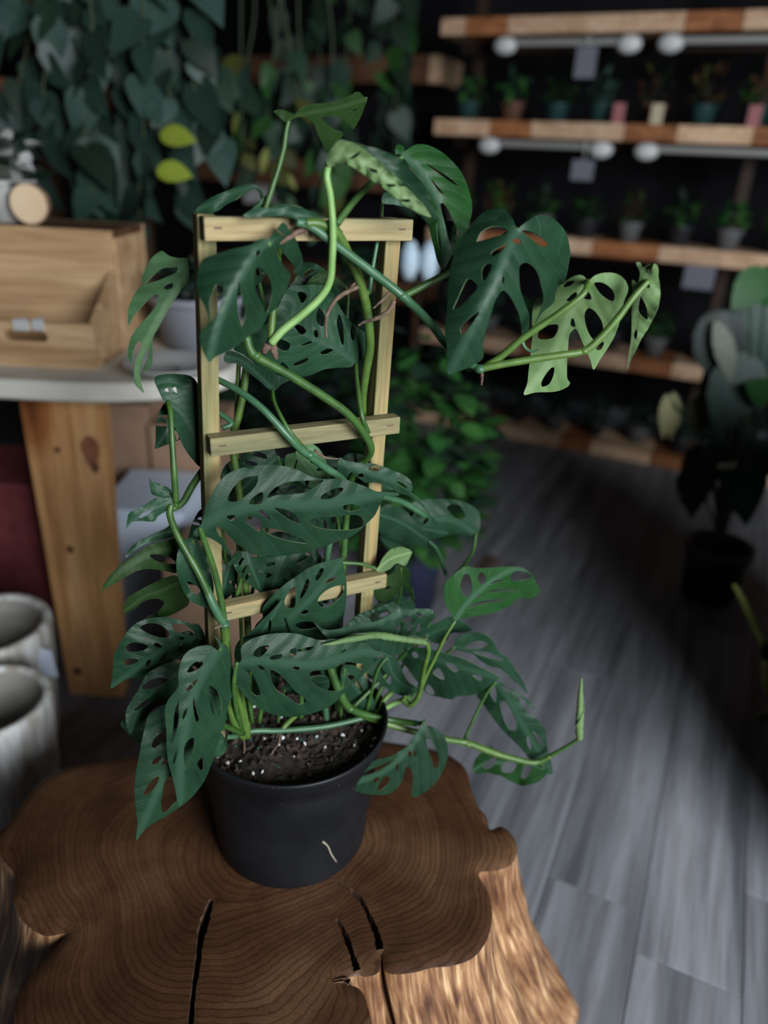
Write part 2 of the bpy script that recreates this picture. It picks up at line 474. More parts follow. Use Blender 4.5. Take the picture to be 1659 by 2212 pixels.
def foliage_mesh(name, n, rad, h, ll, kind, mats, seed, up=0.5, z0=0.0):
    """a bushy crown: every leaf real, joined into one mesh"""
    r = random.Random(seed)
    V, Fc, mi = [], [], []
    lv, lf = SHAPES[kind]
    for i in range(n):
        a = r.uniform(0, 2 * math.pi); q = r.random() ** 0.6
        pos = Vector((math.cos(a) * rad * q, math.sin(a) * rad * q, z0 + h * (r.random() * (1 - 0.45 * q * q))))
        d = Vector((math.cos(a + r.uniform(-0.7, 0.7)), math.sin(a + r.uniform(-0.7, 0.7)), r.uniform(up - 0.7, up + 0.5)))
        Mx = orient(d, (r.uniform(-0.4, 0.4), r.uniform(-0.4, 0.4), 1))
        s = ll * r.uniform(0.65, 1.25)
        b0 = len(V); m0 = r.randrange(len(mats))
        for v in lv: V.append(pos + Mx @ (Vector(v) * s))
        for f in lf: Fc.append(tuple(b0 + q_ for q_ in f)); mi.append(m0)
    # stems from the soil into the crown
    for i in range(max(3, n // 12)):
        a = r.uniform(0, 6.28); e = Vector((math.cos(a) * rad * 0.5, math.sin(a) * rad * 0.5, z0 + h * 0.6))
        b = Vector((math.cos(a) * rad * 0.1, math.sin(a) * rad * 0.1, 0)); s = Vector((-math.sin(a), math.cos(a), 0)) * 0.003
        t = Vector((math.cos(a), math.sin(a), 0)) * 0.003
        b0 = len(V); V += [b + s, b - s, b + t, e + s, e - s, e + t]
        Fc += [(b0, b0 + 1, b0 + 4, b0 + 3), (b0 + 1, b0 + 2, b0 + 5, b0 + 4), (b0 + 2, b0, b0 + 3, b0 + 5)]; mi += [0] * 3
    me = bpy.data.meshes.new(name); me.from_pydata([tuple(v) for v in V], [], Fc); me.update()
    for mm in mats: me.materials.append(mm)
    me.polygons.foreach_set('material_index', mi)
    me.polygons.foreach_set('use_smooth', [True] * len(Fc))
    return me
def pot_mesh(name, r0, r1, h, mat, rim=0.006):
    v, f = lathe_data([(r0 * 0.5, 0.0), (r0, 0.0), (r0 + (r1 - r0) * 0.8, h * 0.8), (r1 * 0.98, h * 0.84), (r1 + rim, h * 0.86), (r1 + rim, h), (r1 - 0.003, h), (r1 * 0.93, h * 0.82)], 20)
    f.append(tuple(range(19, -1, -1))); nn = len(v); f.append(tuple(range(nn - 20, nn)))
    me = bpy.data.meshes.new(name); me.from_pydata([tuple(q) for q in v], [], f); me.update()
    me.materials.append(mat); me.materials.append(M['soil'])
    me.polygons[len(f) - 1].material_index = 1
    me.polygons.foreach_set('use_smooth', [len(q) < 6 for q in f])
    return me
def link(name, me, parent, loc=(0, 0, 0), rot=(0, 0, 0), sc=1.0):
    o = bpy.data.objects.new(name, me); COL.objects.link(o)
    o.location = loc; o.rotation_euler = rot; o.scale = (sc, sc, sc)
    if parent: o.parent = parent
    return o

# ------------------------------------------------------------------ shelf unit along the back
U_END = None
q_ = at(936, 300, 1.0) - CAM                        # left end of the shelves
r_ = ray(936, 300); t_ = SF / r_.dot(RV); U_END = (CAM + r_ * t_ - Vector((0, 0, 0))).dot(RU)
shelf_z = []
for (sx, sy) in ((1250, 965), (1240, 770), (1330, 540), (1330, 285), (1200, 52)):
    r_ = ray(sx, sy); t_ = SF / r_.dot(RV); shelf_z.append((CAM + r_ * t_).z)
shelf_names = ['lowest wooden shelf, just above the floor, of pale and rust boards', 'second wooden shelf up from the floor of pale and rust boards',
               'middle wooden shelf of the back unit, pale and rust boards', 'second wooden shelf from the top, row of pots with teal bases on it',
               'topmost wooden shelf of the back unit, pale and rust boards']
widths = [[.30, .2, .33, .16, .3, .24, .3, .2, .34, .2, .3, .3], [.26, .3, .2, .34, .2, .24, .4, .2, .3, .2, .3, .3],
          [.3, .34, .2, .3, .26, .34, .2, .3, .3, .2, .3, .3], [.28, .2, .42, .22, .30, .26, .3, .2, .34, .2, .3, .3], [.12, .2, .75, .22, .4, .2, .34, .2, .3, .3, .2, .3]]
pat = ['LDLDLDLLDLDL', 'LLDLDLLDLLDL', 'LDLDLLDLLDLL', 'LDLDLDLLDLDL', 'LDLDLLDLLDLL']
SHD = 0.30
U_R = U_END + 3.1
unit = empty('shelving_unit', rp(U_END + 1.5, SF + 0.15, 0))
tag(unit, 'tall shelving unit of pale and rust boards along the black wall', 'shelves')
for i, z in enumerate(shelf_z):
    u = U_END
    for wd, c in zip(widths[i], pat[i]):
        rbox('board', u, u + wd - 0.002, SF, SF + SHD, z - 0.034, z + 0.034, M['board_light' if c == 'L' else 'board_dark'], unit, 0.003)
        u += wd
    rbox('batten', U_END + 0.02, U_END + 3.0, SF + 0.25, SF + 0.29, z - 0.075, z - 0.034, M['dark_cab'], unit)
for u in (U_END + 0.06, U_END + 1.4, U_END + 2.8):
    rbox('upright', u, u + 0.05, SF + SHD, SF + SHD + 0.05, 0, 2.3, M['dark_cab'], unit)
def shelf_light(u0, u1, z, lab):
    e = empty('strip_light', rp((u0 + u1) / 2, SF + 0.06, z))
    tag(e, lab, 'light fixture', 'unlit strip lights under the shelves')
    rbox('tube', u0, u1, SF + 0.045, SF + 0.075, z - 0.04, z - 0.012, M['tube_grey'], e, 0.006)
    for u in (u0, u1):
        c = bmesh.new()
        bmesh.ops.create_uvsphere(c, u_segments=16, v_segments=10, radius=0.5)
        for vv in c.verts: vv.co = Vector(rp(u, SF + 0.055, z - 0.0365)) + RU * vv.co.x * 0.11 + RV * vv.co.y * 0.07 + RZ * vv.co.z * 0.075
        bm_obj('end_cap', c, M['white_plastic'], e, True)
    return e
zt = shelf_z[4] - 0.034
shelf_light(U_END + 0.30, U_END + 0.85, zt, 'white-ended strip light below the topmost shelf at its free end')
shelf_light(U_END + 1.02, U_END + 1.95, zt, 'white-ended strip light below the topmost shelf, beyond the first')
zt = shelf_z[3] - 0.034
shelf_light(U_END + 0.27, U_END + 0.80, zt, 'grey strip light below the shelf of teal pots at its free end')
shelf_light(U_END + 1.00, U_END + 1.65, zt, 'grey strip light below the shelf of teal pots, beyond the first')
# small pots on the shelves
shelf_pots = {k_: pot_mesh('small_pot', 0.04, 0.055, 0.085, M[k_]) for k_ in ('teal_pot', 'grey_pot', 'brown_pot', 'black_pot')}
crowns = {
    'green': [foliage_mesh('crown', 60, 0.08, 0.10, 0.055, 'oval', [M['g_mid'], M['g_dark']], s) for s in (1, 2, 3)],
    'red': [foliage_mesh('crown', 55, 0.09, 0.15, 0.07, 'lance', [M['g_red'], M['g_olive'], M['g_dark']], s) for s in (4, 5, 6)],
    'olive': [foliage_mesh('crown', 55, 0.10, 0.13, 0.06, 'oval', [M['g_olive'], M['g_mid'], M['g_red']], s) for s in (7, 8, 9)],
    'dark': [foliage_mesh('crown', 50, 0.09, 0.12, 0.06, 'heart', [M['g_dark'], M['g_blue']], s) for s in (10, 11, 12)]}
words = {'green': 'bushy green', 'red': 'red-brown leaved', 'olive': 'olive-tinged', 'dark': 'dark-leaved'}
pw_ = {'teal_pot': 'teal', 'grey_pot': 'grey', 'brown_pot': 'brown', 'black_pot': 'black'}
rows = [(0, ['dark'] * 10, ['black_pot', 'grey_pot']), (1, ['dark', 'dark', 'green', 'dark', 'dark', 'green', 'dark', 'dark', 'dark', 'dark'], ['black_pot', 'grey_pot']),
        (2, ['olive', 'olive', 'green', 'green', 'olive', 'green', 'green', 'green', 'green', 'green'], ['grey_pot', 'black_pot']),
        (3, ['green', 'green', 'green', 'dark', 'red', 'red', 'olive', 'red', 'red', 'olive'], ['teal_pot', 'brown_pot', 'teal_pot'])]
place = ['lowest shelf', 'second lowest shelf', 'middle shelf', 'second highest shelf']
ORD = ['first', 'second', 'third', 'fourth', 'fifth', 'sixth', 'seventh', 'eighth', 'ninth', 'tenth']
for lev, kinds, pots in rows:
    for j, kd in enumerate(kinds):
        u = U_END + 0.12 + j * 0.215 + random.uniform(-0.006, 0.006)
        pk = pots[j % len(pots)]
        e = empty('shelf_plant', rp(u, SF + 0.13 + random.uniform(-0.02, 0.04), shelf_z[lev] + 0.034))
        tag(e, f'{ORD[j]} plant from the free end of the {place[lev]}, {words[kd]}, {pw_[pk]} pot', 'plant', f'small plants on the {place[lev]}')
        link('pot', shelf_pots[pk], e)
        me_ = random.choice(crowns[kd])
        cr = link('crown', me_, e, (0, 0, 0.07), (0, 0, random.uniform(0, 6))); cr['kind'] = 'stuff'
        kx = 0.099 / max(math.hypot(v.co.x, v.co.y) for v in me_.vertices); cr.scale = (kx, kx, random.uniform(1.15, 1.35))
def card(name, px, py, w_, h_, mat, lab, cat, v_off=-0.01):
    r_ = ray(px, py); t_ = (SF + v_off) / r_.dot(RV); c = CAM + r_ * t_
    b = box(name, c, RU * w_ / 2, RV * 0.002, RZ * h_ / 2, mat, None, 0.001)
    tag(b, lab, cat); return b
for px, py, mt, lab in ((1340, 222, 'pink', 'pink plant label standing on the shelf before the small pots'), (1425, 215, 'cream', 'cream plant label standing on the shelf before the small pots'), (1640, 205, 'pink', 'pink plant label on the shelf, beyond the cream one')):
    r_ = ray(px, py); c_ = CAM + r_ * ((SF + 0.012) / r_.dot(RV)); zb_ = shelf_z[3] + 0.033; zt_ = zb_ + 0.08
    tag(box('plant_label', (c_.x, c_.y, (zt_ + zb_) / 2), RU * 0.025, RV * 0.002, RZ * ((zt_ - zb_) / 2), M[mt], None, 0.001), lab, 'label')
def hang_tag(px, py, w_, h_, mat, lab, z_top):
    b = card('price_tag', px, py, w_, h_, mat, lab, 'tag', 0.006)
    r_ = ray(px, py); t_ = (SF + 0.006) / r_.dot(RV); c = CAM + r_ * t_
    box('string', (c.x, c.y, (c.z + h_ / 2 + z_top) / 2), (0.001, 0, 0), (0, 0.001, 0), (0, 0, max((z_top - c.z - h_ / 2) / 2, 0.002)), M['white_plastic'], b, 0)
hang_tag(1258, 368, 0.10, 0.085, M['lilac'], 'pale lilac tag hanging below the shelf of teal pots', shelf_z[3] - 0.03)
hang_tag(1265, 135, 0.09, 0.12, M['lilac'], 'pale lilac tag hanging below the topmost shelf', shelf_z[4] - 0.03)
hang_tag(1510, 600, 0.13, 0.10, M['lilac'], 'pale lilac tag hanging below the middle shelf', shelf_z[2] - 0.03)

# short wall shelves left of the unit, end grain showing
def wall_shelf(px0, px1, py0, py1, v, lab, matn='brown_board', endm='board_light', depth=0.25):
    r0 = ray(px1, (py0 + py1) / 2); c = CAM + r0 * (v / r0.dot(RV)); u1 = c.dot(RU)
    r1 = ray(px0, (py0 + py1) / 2); u0 = (CAM + r1 * (v / r1.dot(RV))).dot(RU)
    ra = ray(px1, py0); rb_ = ray(px1, py1)
    z1 = (CAM + ra * (v / ra.dot(RV))).z; z0 = (CAM + rb_ * (v / rb_.dot(RV))).z
    e = empty('wall_shelf', rp((u0 + u1) / 2, v + depth / 2, (z0 + z1) / 2)); tag(e, lab, 'shelf')
    wdt = (u1 - u0)
    rbox('board', u0, u1 - 0.07, v, VB, z0, z1, M[matn], e)
    rbox('end_board', u1 - 0.068, u1, v, VB, z0, z1, M[endm], e)
    rbox('bracket', u0 + wdt * 0.3, u0 + wdt * 0.3 + 0.03, v + 0.02, VB, z0 - 0.12, z0, M['white_plastic'], e)
    return e
wall_shelf(480, 952, 118, 180, SF + 0.6, 'short brown wall shelf with a pale end, left of the shelving unit')
wall_shelf(380, 905, 356, 420, SF + 0.62, 'dull brown wall shelf behind the top of the trellis', 'brown_board', 'brown_board')
wall_shelf(420, 900, 600, 660, SF + 0.62, 'dull brown wall shelf low behind the trellis', 'brown_board', 'brown_board')

# ------------------------------------------------------------------ dark cabinet out of view at right, added to shade the floor
cab = axbox('shading_cabinet', (0.97, 0.90, 0.06), (1.75, 1.35, 1.0), M['dark_cab'], bevel=0.004)
tag(cab, 'low dark walnut cabinet, added out of view to shade the floor', 'cabinet')
axbox('plinth', (1.0, 0.93, 0.0), (1.72, 1.32, 0.06), M['dark_cab'], cab)
axbox('top', (0.95, 0.88, 1.0), (1.77, 1.37, 1.03), M['dark_cab'], cab)
for y0, y1 in ((0.92, 1.12), (1.13, 1.33)):
    d_ = axbox('door', (0.955, y0, 0.10), (0.97, y1, 0.97), M['dark_cab'], cab)
    axbox('knob', (0.935, (y0 + y1) / 2 - 0.012, 0.6), (0.955, (y0 + y1) / 2 + 0.012, 0.624), M['frame'], d_, 0.004)

# ------------------------------------------------------------------ tree stump (the big thing in front)
def cr_closed(pts, n=4):
    m_ = len(pts); out = []
    A = [Vector(p) for p in pts]
    for i in range(m_):
        p0, p1, p2, p3 = A[i - 1], A[i], A[(i + 1) % m_], A[(i + 2) % m_]
        for k in range(n):
            t = k / n
            out.append(0.5 * ((2 * p1) + (p2 - p0) * t + (2 * p0 - 5 * p1 + 4 * p2 - p3) * t * t + (3 * p1 - p0 - 3 * p2 + p3) * t ** 3))
    return out
def inside(poly, pts):
    """even-odd test, numpy"""
    poly = np.asarray(poly, float); pts = np.asarray(pts, float)
    x, y = pts[:, 0], pts[:, 1]
    c = np.zeros(len(pts), bool)
    x1, y1 = poly[:, 0], poly[:, 1]; x2, y2 = np.roll(x1, -1), np.roll(y1, -1)
    for a, b, c_, d in zip(x1, y1, x2, y2):
        if b == d: continue
        cond = ((b > y) != (d > y)) & (x < (c_ - a) * (y - b) / (d - b) + a)
        c ^= cond
    return c
def fill_polys(outline, holes, step):
    """triangulate outline minus holes with an inner grid; returns verts (n,2), tris"""
    loops = [np.asarray([tuple(p[:2]) for p in outline], float)] + [np.asarray([tuple(p[:2]) for p in h], float) for h in holes]
    co, ed = [], []
    for lp in loops:
        b = len(co)
        co += [Vector((float(p[0]), float(p[1]))) for p in lp]
        ed += [(b + i, b + (i + 1) % len(lp)) for i in range(len(lp))]
    mn, mx = loops[0].min(0), loops[0].max(0)
    gx = np.arange(mn[0] + step / 2, mx[0], step); gy = np.arange(mn[1] + step / 2, mx[1], step * 0.87)
    G = np.array([(x + (step / 2 if j % 2 else 0), y) for j, y in enumerate(gy) for x in gx])
    if len(G):
        ins = inside(loops[0], G)
        for h in loops[1:]: ins &= ~inside(h, G)
        G = G[ins]
        allp = np.concatenate(loops)
        if len(G):
            keep = np.ones(len(G), bool)
            for p in allp: keep &= ((G - p) ** 2).sum(1) > (0.45 * step) ** 2
            co += [Vector((float(a), float(b))) for a, b in G[keep]]
    v, e, f, *_ = delaunay_2d_cdt(co, ed, [], 0, 1e-5)
    V = np.array([(p.x, p.y) for p in v])
    f = [t for t in f if len(t) == 3]
    cen = np.array([V[list(t)].mean(0) for t in f])
    ok = inside(loops[0], cen)
    for h in loops[1:]: ok &= ~inside(h, cen)
    f = [t for t, q in zip(f, ok) if q]
    used = sorted({i for t in f for i in t}); mp = {a: i for i, a in enumerate(used)}
    return V[used], [tuple(mp[i] for i in t) for t in f]

SC = 1.3272
def sp(pts): return [onz(x / SC, 1600 + y / SC, STUMP_Z) for x, y in pts]
stump_out = sp([(390, 35), (300, 50), (180, 75), (110, 115), (70, 160), (30, 215), (-15, 270), (5, 330), (42, 380), (34, 440), (60, 505), (125, 550), (186, 545), (150, 592), (90, 650), (52, 715), (38, 790), (60, 870),
                (190, 960), (400, 1010), (545, 985), (560, 960), (585, 990), (740, 1030), (920, 1000), (1030, 920), (1068, 830), (1052, 745), (1030, 702), (978, 680), (1028, 664), (1050, 668), (1088, 652), (1094, 600), (1108, 655), (1180, 657), (1240, 642), (1300, 636), (1362, 610),
                (1402, 550), (1412, 480), (1398, 420), (1374, 372), (1424, 364), (1466, 347), (1484, 310), (1472, 266), (1440, 238), (1406, 246), (1396, 210), (1372, 180), (1352, 130), (1340, 82), (1310, 48), (1250, 20), (1080, -8), (900, -20), (700, -20), (550, 0)])
so = [(p.x, p.y) for p in cr_closed(stump_out, 5)]
def ribbon(pts, wd):
    """thin closed outline around a polyline (crack)"""
    P_ = [Vector((p.x, p.y)) for p in smooth_path([Vector((q.x, q.y, 0)) for q in sp(pts)], 5)]
    n = len(P_); L_, R2 = [], []
    for i, p in enumerate(P_):
        t = (P_[min(i + 1, n - 1)] - P_[max(i - 1, 0)]).normalized(); nn = Vector((-t.y, t.x))
        ww = np.interp(i / (n - 1), np.linspace(0, 1, len(wd)), wd) * (1 + 0.14 * math.sin(i * 2.3) + 0.1 * math.sin(i * 0.9))
        L_.append(p + nn * ww); R2.append(p - nn * ww)
    return [(p.x, p.y) for p in L_ + R2[::-1]]
cracks = [ribbon([(606, 455), (592, 500), (576, 560), (566, 640), (552, 740), (546, 840), (552, 945)], [0.002, 0.0065, 0.004, 0.003, 0.003, 0.004]),
          ribbon([(964, 400), (1000, 424), (1036, 460), (1066, 520), (1082, 560), (1091, 598)], [0.0015, 0.003, 0.003, 0.004, 0.004]),
          ribbon([(964, 510), (985, 545), (1002, 590), (1016, 630), (1026, 658)], [0.0012, 0.0035, 0.003, 0.004]),
          ribbon([(1002, 690), (985, 684), (955, 690)], [0.003, 0.002, 0.001])]
def stump_mat():
    mt, nt, b = new_mat('stump_top_wood'); L = nt.links.new
    b.inputs['Roughness'].default_value = 0.42; b.inputs['Specular IOR Level'].default_value = 0.35
    at_ = nd(nt, 'ShaderNodeAttribute'); at_.attribute_name = 'ring'
    tc = nd(nt, 'ShaderNodeTexCoord')
    n1 = nd(nt, 'ShaderNodeTexNoise', in_Scale=9.0, in_Detail=4.0); L(tc.outputs['Object'], n1.inputs['Vector'])
    ad = nd(nt, 'ShaderNodeMath', operation='MULTIPLY_ADD', in_1=0.03); L(n1.outputs['Fac'], ad.inputs[0]); L(at_.outputs['Fac'], ad.inputs[2])
    fr = nd(nt, 'ShaderNodeMath', operation='MULTIPLY', in_1=140.0); L(ad.outputs[0], fr.inputs[0])
    n3 = nd(nt, 'ShaderNodeTexNoise', in_Scale=0.55, in_Detail=3.0); n3.noise_dimensions = '1D'; L(fr.outputs[0], n3.inputs['W'])
    ff = nd(nt, 'ShaderNodeMath', operation='FRACT'); L(fr.outputs[0], ff.inputs[0])
    ring = nd(nt, 'ShaderNodeMapRange'); ring.inputs[1].default_value = 0.72; ring.inputs[2].default_value = 0.96; ring.inputs[3].default_value = 1; ring.inputs[4].default_value = 0.5
    L(ff.outputs[0], ring.inputs[0])
    n2 = nd(nt, 'ShaderNodeTexNoise', in_Scale=6.0, in_Detail=9.0, in_Roughness=0.62); L(tc.outputs['Object'], n2.inputs['Vector'])
    r = ramp(nt, [(0.30, (0.026, 0.0108, 0.0052)), (0.5, (0.062, 0.0285, 0.0133)), (0.72, (0.125, 0.067, 0.034))]); L(n2.outputs['Fac'], r.inputs[0])
    r3 = ramp(nt, [(0.35, (0.80, 0.75, 0.70)), (0.65, (1.1, 1.09, 1.08))]); L(n3.outputs['Fac'], r3.inputs[0])
    m1 = nd(nt, 'ShaderNodeMixRGB', blend_type='MULTIPLY', in_0=1.0); L(r.outputs[0], m1.inputs[1]); L(r3.outputs[0], m1.inputs[2])
    m2 = nd(nt, 'ShaderNodeMixRGB', blend_type='MULTIPLY', in_0=0.85); L(m1.outputs[0], m2.inputs[1]); L(ring.outputs[0], m2.inputs[2])
    n4 = nd(nt, 'ShaderNodeTexNoise', in_Scale=320.0, in_Detail=2.0); L(tc.outputs['Object'], n4.inputs['Vector'])
    r4 = ramp(nt, [(0.35, (0.75, 0.75, 0.75)), (0.65, (1.1, 1.1, 1.1))]); L(n4.outputs['Fac'], r4.inputs[0])
    m3 = nd(nt, 'ShaderNodeMixRGB', blend_type='MULTIPLY', in_0=0.6); L(m2.outputs[0], m3.inputs[1]); L(r4.outputs[0], m3.inputs[2])
    L(m3.outputs[0], b.inputs['Base Color'])
    bp = nd(nt, 'ShaderNodeBump', in_Strength=0.3, in_Distance=0.001); L(ring.outputs[0], bp.inputs['Height']); L(bp.outputs[0], b.inputs['Normal'])
    return mt
def bark_mat():
    mt, nt, b = new_mat('stump_side_wood'); L = nt.links.new
    b.inputs['Roughness'].default_value = 0.55; b.inputs['Specular IOR Level'].default_value = 0.35
    uv = nd(nt, 'ShaderNodeUVMap'); uv.uv_map = 'UVMap'
    mp = nd(nt, 'ShaderNodeMapping'); mp.inputs['Scale'].default_value = (1.0, 0.10, 1); L(uv.outputs[0], mp.inputs[0])
    n1 = nd(nt, 'ShaderNodeTexNoise', in_Scale=110.0, in_Detail=9.0, in_Distortion=0.5); L(mp.outputs[0], n1.inputs['Vector'])
    n2 = nd(nt, 'ShaderNodeTexNoise', in_Scale=9.0, in_Detail=4.0); L(uv.outputs[0], n2.inputs['Vector'])
    r = ramp(nt, [(0.30, (0.055, 0.024, 0.012)), (0.44, (0.18, 0.085, 0.04)), (0.56, (0.33, 0.185, 0.09)), (0.70, (0.56, 0.38, 0.21))]); L(n1.outputs['Fac'], r.inputs[0])
    r2 = ramp(nt, [(0.35, (0.45, 0.34, 0.27)), (0.6, (1, 1, 1))]); L(n2.outputs['Fac'], r2.inputs[0])
    m1 = nd(nt, 'ShaderNodeMixRGB', blend_type='MULTIPLY', in_0=0.85); L(r.outputs[0], m1.inputs[1]); L(r2.outputs[0], m1.inputs[2])
    L(m1.outputs[0], b.inputs['Base Color'])
    bp = nd(nt, 'ShaderNodeBump', in_Strength=0.8, in_Distance=0.005); L(n1.outputs['Fac'], bp.inputs['Height']); L(bp.outputs[0], b.inputs['Normal'])
    return mt
M['stump_top'] = stump_mat(); M['stump_side'] = bark_mat()
M['crack'] = simple('crack_wood', (0.045, 0.021, 0.010), 0.9, (0.09, 0.045, 0.022), 60)
soc = np.mean(np.array(so), 0)
stump = empty('tree_stump', (soc[0], soc[1], 0))
tag(stump, 'wide lobed tree stump with cracked ringed top under the black pot', 'stump')
V2, T2 = fill_polys(so, cracks, 0.011)
# top face
so_np = np.array(so)
seg_a = so_np; seg_b = np.roll(so_np, -1, 0)
def edge_dist(pts):
    d = np.full(len(pts), 9.0)
    for a, b in zip(seg_a, seg_b):
        ab = b - a; t = np.clip(((pts - a) @ ab) / max(ab @ ab, 1e-12), 0, 1)
        d = np.minimum(d, np.linalg.norm(pts - (a + t[:, None] * ab), axis=1))
    return d
ed_ = edge_dist(V2)
pith = np.array([P0.x + 0.02, P0.y - 0.05])
rad_ = np.linalg.norm(V2 - pith, axis=1)
ringv = ed_ * 0.85 - rad_ * 0.35                     # rings run parallel to the lobed outline
_t = np.array(T2); _e = np.concatenate([_t[:, [0, 1]], _t[:, [1, 2]], _t[:, [2, 0]]]); _e = np.concatenate([_e, _e[:, ::-1]])
_dg = np.bincount(_e[:, 0], minlength=len(V2)).astype(float)
_wt = np.clip(ed_ / 0.05, 0, 1)
for _ in range(40):
    _av = np.bincount(_e[:, 0], weights=ringv[_e[:, 1]], minlength=len(V2)) / np.maximum(_dg, 1)
    ringv = ringv + (_av - ringv) * 0.7 * _wt
top_z = STUMP_Z - 0.006 * np.exp(-(ed_ / 0.006)) 
st = mesh_obj('top_face', [(a, b, z) for (a, b), z in zip(V2, top_z)], T2, M['stump_top'], stump)
ra_ = st.data.attributes.new('ring', 'FLOAT', 'POINT'); ra_.data.foreach_set('value', ringv.astype(np.float32))
if st.data.polygons[0].normal.z < 0: st.data.flip_normals()
# side wall, flaring to the floor
rows_ = 26
sv, sf_, suv = [], [], []
n_ = len(so)
cum = np.concatenate([[0], np.cumsum(np.linalg.norm(seg_b - seg_a, axis=1))])
for j in range(rows_ + 1):
    t = j / rows_
    for i in range(n_):
        p = so_np[i]; d = p - soc; ln = np.linalg.norm(d); dn = d / ln
        # soften the lobes downwards, flare outwards
        fl = 0.012 + 0.02 * t + 0.14 * t ** 1.35
        lump = 0.010 * math.sin(cum[i] * 31 + t * 4) * t + 0.005 * math.sin(cum[i] * 95 + 7 * t) * min(1, t * 4)
        q = p + dn * ((fl - 0.012) + lump)
        sv.append((q[0], q[1], (STUMP_Z - 0.006) * (1 - t))); suv.append((cum[i], t * STUMP_Z))
for j in range(rows_):
    for i in range(n_):
        a = j * n_ + i; b = j * n_ + (i + 1) % n_
        sf_.append((a, a + n_, b + n_, b))
ss = mesh_obj('side', sv, sf_, M['stump_side'], stump)
ul = ss.data.uv_layers.new(name='UVMap')
idx = np.zeros(len(ss.data.loops), int); ss.data.loops.foreach_get('vertex_index', idx)
ul.data.foreach_set('uv', np.array(suv)[idx].astype(np.float32).ravel())
for c_ in cracks:
    n = len(c_); cv = [(x, y, STUMP_Z - 0.0002) for x, y in c_] + [(x, y, STUMP_Z - 0.045) for x, y in c_]
    cf = [(i, (i + 1) % n, n + (i + 1) % n, n + i) for i in range(n)] + [tuple(range(n, 2 * n))]
    mesh_obj('crack', cv, cf, M['crack'], stump, smooth=False)

# ------------------------------------------------------------------ potted plant root: pot and soil
plant = empty('potted_swiss_cheese_vine', (P0.x, P0.y, STUMP_Z))
tag(plant, 'holey-leaved climbing vine in a black plastic nursery pot on the stump', 'potted plant')
RT, RB = 0.126, 0.104
zb = STUMP_Z
prof = [(0.03, 0.004), (RB - 0.008, 0.003), (RB - 0.003, 0.0), (RB, 0.004), (RB + 0.001, 0.012)]
for i in range(1, 9):
    t = i / 9; prof.append((RB + (RT - 0.006 - RB) * t, 0.012 + (POT_H - 0.034) * t))
prof += [(RT - 0.006, POT_H - 0.026), (RT - 0.003, POT_H - 0.024), (RT - 0.0025, POT_H - 0.014), (RT - 0.0015, POT_H - 0.012), (RT, POT_H - 0.008), (RT + 0.0015, POT_H - 0.003), (RT + 0.0005, POT_H), (RT - 0.002, POT_H), (RT - 0.0035, POT_H - 0.004), (RT - 0.006, POT_H - 0.02), (RT - 0.03, 0.05), (0.02, 0.045)]
def pot_mat():
    mt, nt, b = new_mat('scuffed_black_plastic'); L = nt.links.new
    b.inputs['Specular IOR Level'].default_value = 0.2
    tc = nd(nt, 'ShaderNodeTexCoord')
    n1 = nd(nt, 'ShaderNodeTexNoise', in_Scale=14.0, in_Detail=6.0); L(tc.outputs['Object'], n1.inputs['Vector'])
    n2 = nd(nt, 'ShaderNodeTexNoise', in_Scale=130.0, in_Detail=2.0); L(tc.outputs['Object'], n2.inputs['Vector'])
    r = ramp(nt, [(0.35, (0.004, 0.0044, 0.0056)), (0.7, (0.008, 0.0085, 0.0105))]); L(n1.outputs['Fac'], r.inputs[0])
    r2 = ramp(nt, [(0.74, (0, 0, 0)), (0.82, (0.09, 0.08, 0.06))]); L(n2.outputs['Fac'], r2.inputs[0])
    a = nd(nt, 'ShaderNodeMixRGB', blend_type='ADD', in_0=0.6); L(r.outputs[0], a.inputs[1]); L(r2.outputs[0], a.inputs[2]); L(a.outputs[0], b.inputs['Base Color'])
    mr = nd(nt, 'ShaderNodeMapRange'); mr.inputs[3].default_value = 0.36; mr.inputs[4].default_value = 0.6; L(n1.outputs['Fac'], mr.inputs[0]); L(mr.outputs[0], b.inputs['Roughness'])
    return mt
M['main_pot'] = pot_mat()
pot = lathe('pot', prof, M['main_pot'], plant, 96, (P0.x, P0.y, zb))
# scuff mark on the pot front
sc0 = [at(700, 1818, 0.0), at(718, 1845, 0.0), at(728, 1868, 0.0)]
def pot_surf(x, y, lift=0.0006):
    r = ray(x, y); best = None
    for k_ in range(900):
        t = 0.75 + k_ * 0.0006; q = CAM + r * t
        h = (q.z - zb) / (POT_H - 0.02)
        rr = RB + (RT - 0.006 - RB) * min(max(h, 0), 1)
        if math.hypot(q.x - P0.x, q.y - P0.y) <= rr + lift: return q
    return q
M['scuff'] = simple('dried_mud', (0.22, 0.19, 0.13), 0.9, (0.32, 0.28, 0.2), 80)
tube('mud_streak', [pot_surf(697, 1818), pot_surf(708, 1828), pot_surf(716, 1846), pot_surf(727, 1862)], [0.0016, 0.001, 0.0012, 0.0008], M['scuff'], plant, 6, 4)
SOIL_Z = RIM_Z - 0.024
sr = RT - 0.007
rs, fs = [], []
NR, NS = 26, 64
for j in range(NR + 1):
    for k in range(NS):
        r = sr * j / NR; a = 2 * math.pi * k / NS
        x, y = math.cos(a) * r, math.sin(a) * r
        z = 0.005 * math.sin(x * 60) * math.cos(y * 47) + 0.003 * random.uniform(-1, 1) + 0.006 * (1 - (r / sr) ** 2)
        rs.append((P0.x + x, P0.y + y, SOIL_Z + z))
for j in range(NR):
    for k in range(NS):
        a = j * NS + k; b = j * NS + (k + 1) % NS
        fs.append((a, a + NS, b + NS, b))
soil = mesh_obj('soil', rs, fs, M['soil'], plant, smooth=False)
